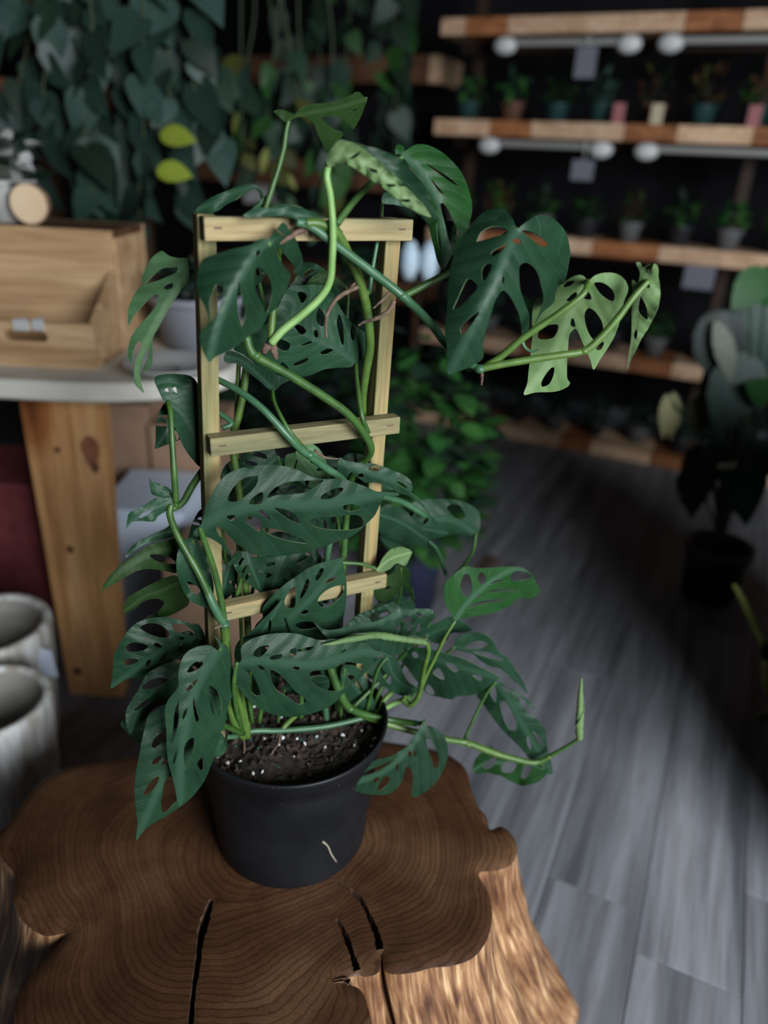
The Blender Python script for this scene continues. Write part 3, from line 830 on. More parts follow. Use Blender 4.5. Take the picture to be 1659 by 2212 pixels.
# loose crumbs, perlite and feed beads on the soil
def blob_me(name, mat, seed, rough=0.3):
    r = random.Random(seed); bm = bmesh.new(); bmesh.ops.create_icosphere(bm, subdivisions=1, radius=1)
    for v in bm.verts: v.co *= 1 + r.uniform(-rough, rough)
    me = bpy.data.meshes.new(name); bm.to_mesh(me); bm.free(); me.materials.append(mat); return me
M['perlite'] = simple('perlite_white', (0.55, 0.56, 0.55), 0.8, (0.72, 0.72, 0.7), 200)
M['bead'] = simple('green_feed_bead', (0.01, 0.10, 0.085), 0.35)
M['crumb'] = simple('bark_crumb', (0.018, 0.012, 0.009), 0.9, (0.06, 0.04, 0.028), 150)
def sprinkle(name, n, s0, s1, me, seed):
    r = random.Random(seed)
    for i in range(n):
        a = r.uniform(0, 6.283); q = sr * 0.95 * math.sqrt(r.random())
        x, y = q * math.cos(a), q * math.sin(a)
        z = 0.005 * math.sin(x * 60) * math.cos(y * 47) + 0.006 * (1 - (q / sr) ** 2)
        s = r.uniform(s0, s1)
        o = bpy.data.objects.new(name, me); COL.objects.link(o)
        o.parent = soil; o.location = (P0.x + x, P0.y + y, SOIL_Z + z + s * 0.35); o.scale = (s, s * r.uniform(0.7, 1), s * r.uniform(0.6, 0.9)); o.rotation_euler = (r.uniform(0, 3), r.uniform(0, 3), r.uniform(0, 6))
sprinkle('perlite_grain', 46, 0.0014, 0.0034, blob_me('perlite_grain', M['perlite'], 1), 5)
sprinkle('feed_bead', 60, 0.0014, 0.0019, blob_me('feed_bead', M['bead'], 2, 0.05), 6)
sprinkle('bark_crumb', 220, 0.0018, 0.0055, blob_me('bark_crumb', M['crumb'], 3, 0.45), 7)

# ------------------------------------------------------------------ trellis
M['trellis'] = wood('treated_pine', (0.085, 0.095, 0.036), (0.185, 0.165, 0.072), (0.30, 0.205, 0.085), 'Z', 1.0, 0.7, rand=0.05, bump=0.5)
M['trellis_x'] = wood('treated_pine_rung', (0.090, 0.095, 0.045), (0.19, 0.17, 0.085), (0.285, 0.215, 0.105), 'X', 1.0, 0.7, rand=0.08, bump=0.5)
M['staple'] = simple('rusty_staple', (0.05, 0.025, 0.018), 0.6, (0.10, 0.05, 0.03), 90)
tr = empty('wooden_trellis', (P0.x, P0.y, SOIL_Z))
tag(tr, 'pale green-tinged wooden ladder trellis standing in the black pot', 'trellis')
pw2 = 0.0088
def tp(x, y, front=0.0):     # point of the trellis plane moved to the front by metres
    r = ray(x, y); t = (TN.dot(P0 - CAM) + front) / TN.dot(r)
    return CAM + r * t
PT = [(tp(441, 462), tp(467, 1560)), (tp(845, 470), tp(772, 1500))]
def local_box(name, a, b, half_u, half_v, mat, parent, along, bevel=0.0012):
    """bar from a to b kept in its own axes so the grain follows it"""
    a, b = Vector(a), Vector(b); L_ = (b - a).length; d = (b - a) / L_
    hv = half_v
    if along == 'Z':
        bm = box_bm((0, 0, 0), (half_u, 0, 0), (0, hv, 0), (0, 0, L_ / 2), bevel)
        z = d; y = (-TN - z * (-TN).dot(z)).normalized(); x = y.cross(z)
    else:
        bm = box_bm((0, 0, 0), (L_ / 2, 0, 0), (0, hv, 0), (0, 0, half_u), bevel)
        x = d; y = (-TN - x * (-TN).dot(x)).normalized(); z = x.cross(y)
    o = bm_obj(name, bm, mat, None)
    Mw = Matrix((x, y, z)).transposed().to_4x4(); Mw.translation = (a + b) / 2
    o.parent = parent; o.matrix_parent_inverse = PINV(parent); o.matrix_basis = Mw
    return o
for (t_, b_) in PT:
    bb = b_ + (b_ - t_).normalized() * 0.0
    k_ = (SOIL_Z - 0.03 - t_.z) / (b_.z - t_.z)
    local_box('post', t_, t_ + (b_ - t_) * k_, pw2, pw2, M['trellis'], tr, 'Z')
fr_ = pw2 + 0.0085
for i, ((x0, y0), (x1, y1), hh) in enumerate((((436, 493), (884, 496), 0.0103), ((450, 962), (857, 914), 0.0098), ((466, 1322), (829, 1248), 0.0095))):
    a, b = tp(x0, y0, fr_), tp(x1, y1, fr_)
    rg = local_box('rung', a, b, hh, 0.0085, M['trellis_x'], tr, 'X')
    d = (b - a).normalized()
    for e_, s_ in ((a, 1), (b, -1)):
        c = e_ + d * (0.0125 * s_) + TN * 0.0085 + RZ * 0.001
        bmx = box_bm(c, d * 0.0036, TN * 0.0006, (RZ - d * RZ.dot(d)) * 0.0009, 0.0003)
        bm_obj('staple', bmx, M['staple'], tr)

# ------------------------------------------------------------------ table at the left
def D_at(px, py, z):  # depth where the ray meets height z
    return onz(px, py, z)
leg_b = onz(207, 1505, 0.0)
TY = leg_b.y
def on_y(px, py, y):
    r = ray(px, py); return CAM + r * (y / r.y)
tz = on_y(130, 845, TY - 0.02).z              # underside of the table top
table = empty('display_table', (leg_b.x, leg_b.y + 0.2, 0)); tag(table, 'table with a pale rounded top and broad knotty pine plank leg', 'table')
a0, a1 = on_y(36, 850, TY).x, on_y(218, 845, TY).x
b0, b1 = on_y(150, 1505, TY).x, on_y(266, 1500, TY).x
lm = bmesh.new()
vs = [lm.verts.new(p) for p in ((b0, TY, 0), (b1, TY, 0), (b1, TY + 0.05, 0), (b0, TY + 0.05, 0), (a0, TY, tz), (a1, TY, tz), (a1, TY + 0.05, tz), (a0, TY + 0.05, tz))]
for f in ((0, 3, 2, 1), (4, 5, 6, 7), (0, 1, 5, 4), (1, 2, 6, 5), (2, 3, 7, 6), (3, 0, 4, 7)): lm.faces.new([vs[i] for i in f])
bmesh.ops.recalc_face_normals(lm, faces=lm.faces[:]); bmesh.ops.bevel(lm, geom=lm.edges[:], offset=0.004, segments=2, affect='EDGES')
bm_obj('leg', lm, M['pine'], table)
def knot(px, py, rx_, rz_, mat):
    c_ = on_y(px, py, TY - 0.0002); vv_ = [c_] + [c_ + Vector((rx_ * math.cos(a) * (1 + 0.15 * math.sin(3 * a)), -0.0004, rz_ * math.sin(a))) for a in np.linspace(0, 2 * math.pi, 20, endpoint=False)]
    vv_[0] = c_ + Vector((0, -0.0012, 0))
    mesh_obj('knot', vv_, [(0, i + 1, (i + 1) % 20 + 1) for i in range(20)], mat, table)
M['knot'] = simple('pine_knot', (0.09, 0.035, 0.015), 0.6, (0.16, 0.07, 0.03), 60)
M['knot_red'] = simple('pine_stain', (0.20, 0.075, 0.04), 0.6, (0.30, 0.12, 0.06), 40)
knot(196, 975, 0.020, 0.038, M['knot_red']); knot(205, 1010, 0.010, 0.014, M['knot']); knot(124, 972, 0.008, 0.008, M['knot']); knot(151, 1187, 0.009, 0.011, M['knot']); knot(168, 1450, 0.012, 0.012, M['knot'])
lg2 = axbox('leg', (a0 - 0.9, TY + 0.5, 0), (a1 - 0.9, TY + 0.55, tz), M['pine'], table)
# rounded slab top
tx1 = on_y(512, 800, TY + 0.12).x
ol = []
yf, yb = TY - 0.10, TY + 0.75
xl, xr = a0 - 1.1, tx1
for (cx_, cy_, s0) in ((xr - 0.32, yf + 0.20, -90), (xr - 0.32, yb - 0.3, 0), (xl + 0.2, yb - 0.3, 90), (xl + 0.2, yf + 0.2, 180)):
    rx = 0.32 if cx_ > 0 - 9 and cx_ == xr - 0.32 else 0.2; ry = 0.20 if cy_ < TY + 0.3 else 0.3
    for k in range(9):
        a = math.radians(s0 + k * 90 / 8); ol.append((cx_ + rx * math.cos(a), cy_ + ry * math.sin(a)))
th = 0.042
n = len(ol); tv, tf = [], []
for z, ins in ((tz, 0.006), (tz + 0.006, 0), (tz + th - 0.006, 0), (tz + th, 0.006)):
    for x, y in ol:
        cxm, cym = (xl + xr) / 2, (yf + yb) / 2
        tv.append((x - ins * np.sign(x - cxm), y - ins * np.sign(y - cym), z))
for j in range(3):
    for i in range(n): tf.append((j * n + i, j * n + (i + 1) % n, (j + 1) * n + (i + 1) % n, (j + 1) * n + i))
tf.append(tuple(range(n - 1, -1, -1))); tf.append(tuple(range(3 * n, 4 * n)))
tt = mesh_obj('table_top', tv, tf, M['tabletop'], table, smooth=False)
TZ = tz + th
# wooden crate on the table: tall back box, low slotted front
y_f = TY + 0.02
cxr = on_y(208, 740, y_f).x; cxl = cxr - 0.62
z_lo = TZ; z_front = on_y(150, 698, y_f).z
crate = empty('wooden_crate', ((cxl + cxr) / 2, y_f + 0.12, TZ)); tag(crate, 'pale wooden crate with a slotted low front on the table', 'crate')
sx0, sx1 = on_y(12, 720, y_f).x, on_y(106, 720, y_f).x
sz0, sz1 = on_y(60, 736, y_f).z, on_y(60, 712, y_f).z
fo = [(cxl, z_lo), (cxr, z_lo), (cxr, z_front), (cxl, z_front)]
rr_ = (sz1 - sz0) / 2
slot = [(sx0 + rr_ - rr_ * math.sin(a), (sz0 + sz1) / 2 + rr_ * math.cos(a)) for a in np.linspace(0, math.pi, 7)] + [(sx1 - rr_ + rr_ * math.sin(a), (sz0 + sz1) / 2 - rr_ * math.cos(a)) for a in np.linspace(0, math.pi, 7)]
v2, t2 = fill_polys(fo, [slot], 0.08)
fp = mesh_obj('front_panel', [(a, y_f, b) for a, b in v2], t2, M['pine_x'], crate, smooth=False)
sm = fp.modifiers.new('thickness', 'SOLIDIFY'); sm.thickness = 0.016; sm.offset = 0
yb2 = y_f + 0.16
z_top = on_y(100, 492, yb2).z
axbox('back_panel', (cxl, yb2, z_lo), (cxr - 0.005, yb2 + 0.016, z_top), M['pine_x'], crate)
axbox('base', (cxl, y_f + 0.008, z_lo), (cxr, yb2, z_lo + 0.014), M['pine_x'], crate)
axbox('top_panel', (cxl, yb2 + 0.016, z_top - 0.016), (cxr - 0.005, yb2 + 0.22, z_top), M['brown_board'], crate)
axbox('rear_panel', (cxl, yb2 + 0.22, z_lo), (cxr - 0.005, yb2 + 0.236, z_top), M['pine_x'], crate)
for x_ in (cxl, cxr - 0.016):
    bmm = bmesh.new()
    pr = [(y_f + 0.008, z_lo), (yb2, z_lo), (yb2, z_front + 0.09), (y_f + 0.008, z_front)]
    va = [bmm.verts.new((x_ + 0.002, a, b)) for a, b in pr]; vb = [bmm.verts.new((x_ + 0.014, a, b)) for a, b in pr]
    bmm.faces.new(va[::-1]); bmm.faces.new(vb)
    for i in range(4): bmm.faces.new((va[i], va[(i + 1) % 4], vb[(i + 1) % 4], vb[i]))
    bmesh.ops.recalc_face_normals(bmm, faces=bmm.faces[:]); bm_obj('side_panel', bmm, M['pine_x'], crate)
    axbox('rear_side', (x_ + 0.001, yb2 + 0.016, z_lo), (x_ + 0.015, yb2 + 0.22, z_top - 0.016), M['pine_x'], crate)
# things by the crate
for i, (px, w_) in enumerate(((45, 0.017), (82, 0.013))):
    c = on_y(px, 703, y_f - 0.009)
    e = axbox('price_clip', (c.x - w_, y_f - 0.012, c.z - 0.011), (c.x + w_, y_f - 0.0075, c.z + 0.012), M['white_plastic'], bevel=0.002)
    axbox('hook', (c.x - 0.004, y_f - 0.012, c.z + 0.008), (c.x + 0.004, y_f + 0.011, c.z + 0.014), M['white_plastic'], e, 0.001)
    tag(e, ('wider' if i == 0 else 'narrower') + ' white clip on the slotted crate front, above the slot', 'clip')
zt_ = z_top
c = on_y(68, 455, yb2 + 0.05); rs_ = 0.044
sl = empty('wood_slice', (c.x, c.y, zt_)); tag(sl, 'round pale wood slice standing on edge on the crate top', 'wood slice')
bmm = bmesh.new(); bmesh.ops.create_cone(bmm, cap_ends=True, segments=40, radius1=rs_, radius2=rs_, depth=0.02)
for v in bmm.verts:
    a = math.atan2(v.co.y, v.co.x); k_ = 1 + 0.02 * math.sin(3 * a); v.co = Vector((c.x + v.co.x * k_, c.y + v.co.z, zt_ + rs_ * 1.0 + v.co.y * k_))
bm_obj('bark_ring', bmm, M['bark'], sl, True)
bmm = bmesh.new(); bmesh.ops.create_cone(bmm, cap_ends=True, segments=40, radius1=rs_ * 0.93, radius2=rs_ * 0.93, depth=0.0215)
for v in bmm.verts: v.co = Vector((c.x + v.co.x, c.y + v.co.z, zt_ + rs_ + v.co.y))
bm_obj('face', bmm, M['slice'], sl)
c = on_y(22, 470, yb2 + 0.12)
e = empty('succulent_pot', (c.x, c.y, zt_)); tag(e, 'grey stoneware pot with a pale silvery plant on the crate top', 'plant')
link('pot', pot_mesh('stoneware_pot', 0.05, 0.062, 0.09, M['stonegrey']), e)
cr = link('crown', foliage_mesh('silver_crown', 90, 0.075, 0.13, 0.05, 'oval', [M['g_pale'], M['g_dark'], M['stonegrey']], 31), e, (0, 0, 0.07)); cr['kind'] = 'stuff'
c = on_y(432, 755, TY + 0.29)
e = empty('planter', (c.x, c.y, TZ)); tag(e, 'blue-grey bowl planter with a silvery plant on the table', 'plant')
link('pot', pot_mesh('bowl_planter', 0.085, 0.11, 0.125, M['bluegrey']), e)
cr = link('crown', foliage_mesh('silver_crown', 120, 0.12, 0.12, 0.05, 'oval', [M['g_blue'], M['g_pale'], M['g_blue'], M['g_dark']], 33), e, (0, 0, 0.11), (0, 0, 0), 0.8); cr['kind'] = 'stuff'
c = on_y(370, 800, TY + 0.02)
lathe_o = lathe('saucer', [(0.03, 0), (0.075, 0.004), (0.10, 0.022), (0.104, 0.024), (0.098, 0.026), (0.07, 0.01), (0.02, 0.008)], M['white_plastic'], None, 32, (c.x, c.y, TZ)); tag(lathe_o, 'white saucer on the table edge in front of the bowl planter', 'saucer')
# below the table
def px_box(name, px0, py0, px1, py1, y, dep, mat, lab, cat, z0=None, parts=False):
    p_a, p_b = on_y(px0, py1, y), on_y(px1, py0, y)
    zz0 = p_a.z if z0 is None else z0
    e = empty(name, ((p_a.x + p_b.x) / 2, y + dep / 2, zz0)); tag(e, lab, cat)
    axbox('body', (p_a.x, y, zz0), (p_b.x, y + dep, p_b.z), mat, e, 0.004)
    if parts:
        axbox('flap', (p_a.x + 0.002, y - 0.002, p_b.z - 0.003), ((p_a.x + p_b.x) / 2 - 0.006, y + dep, p_b.z + 0.006), mat, e, 0.001)
        axbox('flap', ((p_a.x + p_b.x) / 2 + 0.006, y - 0.002, p_b.z - 0.003), (p_b.x - 0.002, y + dep, p_b.z + 0.006), mat, e, 0.001)
    return e
cbz = on_y(300, 1115, TY + 0.42).z
px_box('storage_box', 225, 1108, 392, 1240, TY + 0.30, 0.30, M['blue_white'], 'pale blue-white plastic box under the table', 'box', 0.0)
px_box('cardboard_box', 236, 880, 318, 1090, TY + 0.66, 0.26, M['cardboard'], 'narrow cardboard box under the table beside a wider one', 'box', 0.0, True)
px_box('cardboard_box', 335, 930, 470, 1090, TY + 0.64, 0.28, M['cardboard'], 'wide cardboard box under the table, behind the trellis', 'box', 0.0, True)
px_box('cardboard_box', 372, 1245, 640, 1480, TY + 0.02, 0.24, M['cardboard'], 'low cardboard box on the floor behind the black pot', 'box', 0.0, True)
px_box('fabric_bin', -160, 1050, 84, 1180, TY + 0.30, 0.30, M['red_cloth'], 'dull red fabric bin on the floor under the table', 'bin', 0.0)
0 and px_box('stool', 440, 900, 640, 1120, TY + 0.95, 0.3, M['brown_board'], 'dark brown box stool behind the trellis', 'stool', 0.0)
# textured white planters at the lower left
def planter(px_rim, py_rim, rim_r, base_px, base_py, lab, seed):
    c = onz(base_px, base_py, 0.0)
    r = ray(px_rim, py_rim); t = (c.y) / r.y; z = (CAM + r * t).z; cx_ = (CAM + r * t).x
    e = empty('ceramic_planter', (cx_, c.y, 0)); tag(e, lab, 'planter', 'ribbed white planters')
    segs = 72; V, Fc = [], []
    prof = [(rim_r * 0.5, 0.0), (rim_r * 0.72, 0.0), (rim_r * 0.76, 0.01)] + [(rim_r * (0.76 + 0.24 * (k / 12) ** 0.8), 0.01 + (z - 0.03) * k / 12) for k in range(1, 13)] + [(rim_r, z - 0.006), (rim_r * 0.97, z), (rim_r * 0.87, z), (rim_r * 0.84, z - 0.01)]
    for j, (q, zz) in enumerate(prof):
        for k in range(segs):
            a = 2 * math.pi * k / segs
            rib = 0.003 * math.sin(a * 24 + 0.7 * math.sin(zz * 40 + seed)) * (1 if 3 <= j <= 14 else 0)
            V.append((cx_ + (q + rib) * math.cos(a), c.y + (q + rib) * math.sin(a), zz))
    for j in range(len(prof) - 1):
        for k in range(segs):
            a = j * segs + k; b = j * segs + (k + 1) % segs; Fc.append((a, b, b + segs, a + segs))
    mesh_obj('body', V, Fc, M['concrete'], e)
    lathe('inside', [(rim_r * 0.845, z - 0.008), (rim_r * 0.8, z * 0.5), (rim_r * 0.6, z * 0.25), (0.005, z * 0.22)], M['pot_in'], e, 48, (cx_, c.y, 0))
    return e, cx_, c.y, z
_, ax_, ay_, az_ = planter(-26, 1345, 0.128, -24, 1610, 'ribbed white planter with a white tag, standing by the table leg', 1)
_, bx_, by_, bz_ = planter(-28, 1510, 0.112, -25, 1800, 'ribbed white planter on the floor close to the stump', 4)
tz_ = on_y(124, 1412, ay_).z
tr_ = 0.128 * (0.76 + 0.24 * ((tz_ - 0.01) / (az_ - 0.03)) ** 0.8)
tgp = Vector((ax_ + tr_ * 0.94 + 0.014, ay_ - tr_ * 0.26, tz_))
tg = box('plant_tag', tgp, (0.019, 0, -0.004), (0, 0.0015, 0), (-0.003, 0, 0.036), M['tag'], None, 0.001); tag(tg, 'white tag tucked on the rim of the planter by the table leg', 'tag')


# ------------------------------------------------------------------ trailing plants behind, upper left
def leaf_me(name, kind, mat):
    v, f = SHAPES[kind]
    me = bpy.data.meshes.new(name); me.from_pydata(v, [], f); me.update(); me.materials.append(mat)
    me.polygons.foreach_set('use_smooth', [True] * len(f)); return me
def place_leaf(me, parent, pos, d, up, s, name='leaf'):
    o = bpy.data.objects.new(name, me); COL.objects.link(o)
    Mx = orient(d, up).to_4x4() @ Matrix.Scale(s, 4); Mx.translation = pos
    o.parent = parent; o.matrix_parent_inverse = PINV(parent); o.matrix_basis = Mx
    return o
H_BLUE = leaf_me('leaf', 'heart', M['g_blue']); H_DARK = leaf_me('leaf', 'heart', M['g_dark']); H_YEL = leaf_me('leaf', 'oval', M['g_yellow'])
H_MID = leaf_me('leaf', 'heart', M['g_mid']); H_OLIVE = leaf_me('leaf', 'oval', M['g_olive']); L_PALE = leaf_me('leaf', 'lance', M['g_pale']); L_LIME = leaf_me('leaf', 'lance', fol('foliage_dull_lime', (0.11, 0.13, 0.03), (0.17, 0.19, 0.05)))
H_CREAM = leaf_me('leaf', 'lance', M['g_cream']); H_BRIGHT = leaf_me('leaf', 'oval', M['g_bright']); L_BLUE = leaf_me('leaf', 'oval', M['g_blue'])
def trailing(lab, strands, y0, meshes, size, seed, pot_px, step, group=None, ymin=-400, pot_dy=0.0, hung=False):
    r = random.Random(seed)
    pp = on_y(pot_px[0], pot_px[1], y0)
    e = empty('trailing_plant', (pp.x, y0 + pot_dy, pp.z)); tag(e, lab, 'plant', group)
    link('pot', pot_mesh('hanging_pot', 0.09, 0.13, 0.17, M['brown_pot']), e)
    if hung:
        for a_ in (0.5, 2.6, 4.7):
            tube('hanger', [Vector((pp.x + 0.13 * math.cos(a_), y0 + 0.13 * math.sin(a_), pp.z + 0.16)), Vector((pp.x, y0, 3.01))], 0.002, M['vine_g'], e, 5, 3)
    for (x0, x1, ye, dy) in strands:
        yy = y0 + dy
        top = on_y(x0, -150, yy); bot = on_y(x1, ye, yy)
        rim = Vector((pp.x + max(-0.10, min(0.10, (top.x - pp.x))), y0 + pot_dy - 0.05, pp.z + 0.165))
        pts = [rim, Vector((top.x, yy, pp.z + 0.12)), top, top.lerp(bot, 0.35) + Vector((r.uniform(-.03, .03), r.uniform(-.03, .03), 0)), top.lerp(bot, 0.7) + Vector((r.uniform(-.03, .03), 0, 0)), bot]
        path = smooth_path(pts, 8)
        tube('stem', pts, 0.003, M['vine_g'], e, 5, 6)
        acc = 0.0
        for i in range(1, len(path)):
            acc += (path[i] - path[i - 1]).length
            while acc > step:
                acc -= step * r.uniform(0.7, 1.3)
                if path[i].z > on_y(600, ymin, y0).z: continue
                sd = r.choice((-1, 1))
                d = Vector((sd * r.uniform(0.0, 0.9), r.uniform(-0.8, 0.3), -1.0))
                up = Vector((r.uniform(-1.1, 1.1), -1, r.uniform(-0.1, 1.0)))
                off = Vector((sd * r.uniform(0.0, 0.012), r.uniform(-0.012, 0.006), 0.0))
                place_leaf(r.choice(meshes), e, path[i] + off, d, up, size * r.uniform(0.75, 1.2))
    return e
tA = trailing('large trailing plant of broad blue-green heart leaves hanging over the crate', [(-20, -10, 330, 0.0), (30, 60, 400, 0.05), (100, 110, 330, -0.03), (150, 190, 560, 0.02), (210, 230, 640, 0.0), (170, 200, 430, -0.08), (250, 300, 520, 0.04), (300, 300, 420, -0.05), (330, 400, 470, 0.05), (380, 380, 330, 0.0), (430, 470, 330, 0.03), (120, 250, 700, 0.1), (440, 420, 200, -0.03)], 2.35, [H_BLUE, H_BLUE, H_BLUE, H_DARK], 0.12, 3, (220, -210), 0.055, pot_dy=0.40)
for (px, py, sd) in ((345, 290, 1), (338, 367, 1)):
    place_leaf(H_YEL, tA, on_y(px, py, 2.22), (1, -0.1, -0.02), (0.0, -0.75, 0.6), 0.098)
    tube('petiole', [on_y(px, py, 2.22), on_y(px - 12, py - 25, 2.25), on_y(300, py - 45, 2.30)], 0.0025, M['vine_g'], tA, 5, 5)
tB = trailing('smaller trailing plant with yellow and green mixed leaves behind the trellis top', [(520, 540, 420, 0.0), (560, 600, 460, 0.05), (610, 590, 380, 0.0), (650, 690, 480, 0.05), (690, 740, 420, 0.0), (540, 520, 320, 0.1), (590, 650, 300, -0.04)], 2.95, [H_MID, H_OLIVE, H_DARK, H_BLUE, H_OLIVE, H_DARK, H_MID, H_DARK, L_LIME, H_DARK], 0.095, 8, (610, -230), 0.05, ymin=120, hung=True)
tC = trailing('dark trailing plant in the shade between crate plant and shelving unit', [(600, 620, 200, 0.0), (680, 700, 260, 0.05), (760, 740, 330, 0.0), (800, 820, 300, 0.08), (830, 850, 250, 0.0), (880, 860, 420, 0.05)], 3.7, [H_DARK, H_DARK, H_DARK, H_MID], 0.12, 12, (740, -200), 0.085, hung=True)
# a plain rack carries the trailing pots
rack = empty('plant_rack', (on_y(95, 300, 2.62).x, 2.62, 0)); tag(rack, 'brown timber rack carrying the trailing plants', 'rack')
pz_ = on_y(220, -210, 2.35).z
rx0, rx1 = on_y(-120, 300, 2.62).x, on_y(95, 300, 2.62).x
axbox('upright', (rx1 - 0.02, 2.60, 0), (rx1 + 0.022, 2.66, pz_), M['brown_board'], rack)
axbox('upright', (rx1 + 0.22, 2.80, 0), (rx1 + 0.26, 2.85, pz_), M['dark_cab'], rack)
zb_ = on_y(100, 202, 2.62).z
axbox('rail', (rx0 - 0.5, 2.58, zb_ - 0.035), (on_y(245, 202, 2.6).x, 2.62, zb_ + 0.035), M['board_dark'], rack)
axbox('top_shelf', (rx0 - 0.5, 2.58, pz_ - 0.04), (rx1 + 0.62, 2.90, pz_), M['brown_board'], rack)
pz2 = on_y(610, -230, 2.95).z

# dark leafy plants between the table and the shelves, seen through the trellis
def bush(name, px, py_base, rad, h, ll, kind, mats, seed, n, lab, potm, pr=0.13, ph=0.22, y=None):
    c = onz(px, py_base, 0.0)
    e = empty(name, (c.x, c.y, 0)); tag(e, lab, 'plant')
    link('pot', pot_mesh('floor_pot', pr * 0.8, pr, ph, potm), e)
    cr = link('crown', foliage_mesh('crown', n, rad, h, ll, kind, mats, seed, 0.3), e, (0, 0, ph * 0.85)); cr['kind'] = 'stuff'
    return e
bush('potted_bush', 885, 1300, 0.20, 0.66, 0.075, 'oval', [M['g_bright'], M['g_mid'], M['g_dark'], M['g_mid']], 41, 420, 'bright green bushy plant in a navy pot behind the trellis', M['navy_pot'], 0.10, 0.28)
bush('potted_bush', 535, 1045, 0.17, 0.75, 0.11, 'heart', [M['g_dark'], M['g_blue'], M['g_dark']], 42, 300, 'dark heart-leaved plant on the floor behind the trellis', M['black_pot'])
bush('potted_bush', 748, 1032, 0.14, 0.95, 0.10, 'oval', [M['g_dark'], M['g_blue'], M['g_dark'], M['g_mid']], 43, 300, 'dark oval-leaved plant on the floor behind the right trellis post', M['black_pot'])
e = px_box('wooden_tray', 862, 1225, 945, 1262, onz(900, 1262, 0).y, 0.35, M['terra'], 'terracotta-coloured low tray on the floor beside the navy pot', 'tray', 0.0)
c = on_y(905, 560, 3.0)
e = empty('ceramic_vase', (c.x, 3.0, 0)); tag(e, 'tall stand with two pale blue ceramic lobes behind the trellis', 'vase')
zc = c.z
lathe('stand', [(0.10, 0), (0.10, 0.02), (0.02, 0.03), (0.02, zc - 0.09), (0.09, zc - 0.085), (0.09, zc - 0.075), (0.001, zc - 0.075)], M['dark_cab'], e, 24, (c.x, 3.0, 0))
for sx in (-0.035, 0.04):
    lathe('lobe', [(0.001, zc - 0.076), (0.022, zc - 0.074), (0.036, zc - 0.03), (0.036, zc + 0.02), (0.02, zc + 0.06), (0.001, zc + 0.07)], M['paleblue'], e, 20, (c.x + sx, 3.0, 0))

# ------------------------------------------------------------------ potted plant at the right
c = onz(1527, 1285, 0.0)
rp_ = empty('potted_aroid', (c.x, c.y, 0)); tag(rp_, 'tall plant with silver-streaked and yellow leaves in a black pot on the floor', 'potted plant')
link('pot', pot_mesh('floor_pot_black', 0.085, 0.105, 0.20, M['black_pot']), rp_)
r = random.Random(77)
def aroid(px, py, dx, dz, s, me, yo=0.0, up=(0, -1, 0.4)):
    base = on_y(px, py, c.y + yo)
    mid = Vector((c.x * 0.6 + base.x * 0.4, c.y + yo * 0.5, base.z * 0.7))
    tube('stalk', [Vector((c.x, c.y, 0.18)), mid, base], [0.006, 0.003], M['vine_g'], rp_, 6, 6)
    place_leaf(me, rp_, base, (dx, -0.35, dz), up, s)
for a in ((1535, 670, 0.45, -1, 0.24, L_BLUE), (1600, 640, 0.5, -1, 0.26, L_BLUE, 0.05), (1545, 690, 0.42, -0.9, 0.20, L_PALE, -0.04), (1620, 760, -0.3, -1, 0.24, L_BLUE, -0.05), (1565, 820, -0.2, -1, 0.2, L_BLUE, 0.02),
          (1640, 700, 0.2, -1, 0.28, H_DARK, 0.1), (1655, 580, -0.5, -0.6, 0.14, H_BRIGHT, -0.1), (1620, 640, 0.6, 0.5, 0.16, H_BRIGHT, -0.08), (1660, 860, -0.5, 0.3, 0.12, H_BRIGHT, -0.08), (1440, 850, 0.08, -1, 0.14, H_CREAM, -0.05),
          (1455, 845, 0.1, -1, 0.15, H_CREAM, -0.02), (1520, 850, 0.02, -1, 0.13, H_OLIVE, 0.0), (1510, 850, 0.1, -1, 0.12, H_CREAM, 0.04), (1575, 930, 0.3, -1, 0.2, H_DARK), (1640, 950, -0.3, -1, 0.22, H_DARK), (1530, 980, -0.4, -1, 0.18, H_DARK), (1600, 1010, 0.3, -1, 0.2, H_DARK, -0.04), (1570, 760, 0.1, -1, 0.24, L_BLUE, 0.08), (1500, 1020, 0.1, -1, 0.16, H_DARK, 0.03)):
    aroid(*a)
box('plant_label', on_y(1570, 1005, c.y - 0.05), (0.028, 0, 0.004), (0, 0.002, 0), (0, 0, 0.010), M['cream'], rp_, 0.001)
# stems of a plant that stands on the cabinet and trails past it
M['ystem'] = simple('yellow_green_stem', (0.25, 0.28, 0.06), 0.6, (0.36, 0.38, 0.1), 30)
tq = empty('trailing_vine', (1.3, 1.1, 1.03)); tag(tq, 'yellow-green vine trailing down to the floor from the dark cabinet', 'plant')
link('pot', pot_mesh('cabinet_pot', 0.07, 0.095, 0.14, M['brown_pot']), tq)
tube('stem', [Vector((1.3, 1.1, 1.15)), Vector((1.28, 1.3, 1.25)), Vector((1.24, 1.46, 1.0)), on_y(1700, 1480, 1.62), on_y(1650, 1390, 1.62), on_y(1612, 1310, 1.62), on_y(1585, 1262, 1.62)], [0.006, 0.006, 0.006, 0.009, 0.010, 0.009, 0.005], M['ystem'], tq, 8, 8)
tube('stem', [on_y(1700, 1480, 1.62), on_y(1672, 1515, 1.61), on_y(1640, 1545, 1.60)], [0.005, 0.003], M['ystem'], tq, 6, 5)
for px, py, s in ((1640, 1545, 0.09), (1650, 1390, 0.06), (1673, 1430, 0.08)):
    place_leaf(H_OLIVE, tq, on_y(px, py, 1.60), (0.5, -0.3, -0.9), (0, -1, 0.5), s)

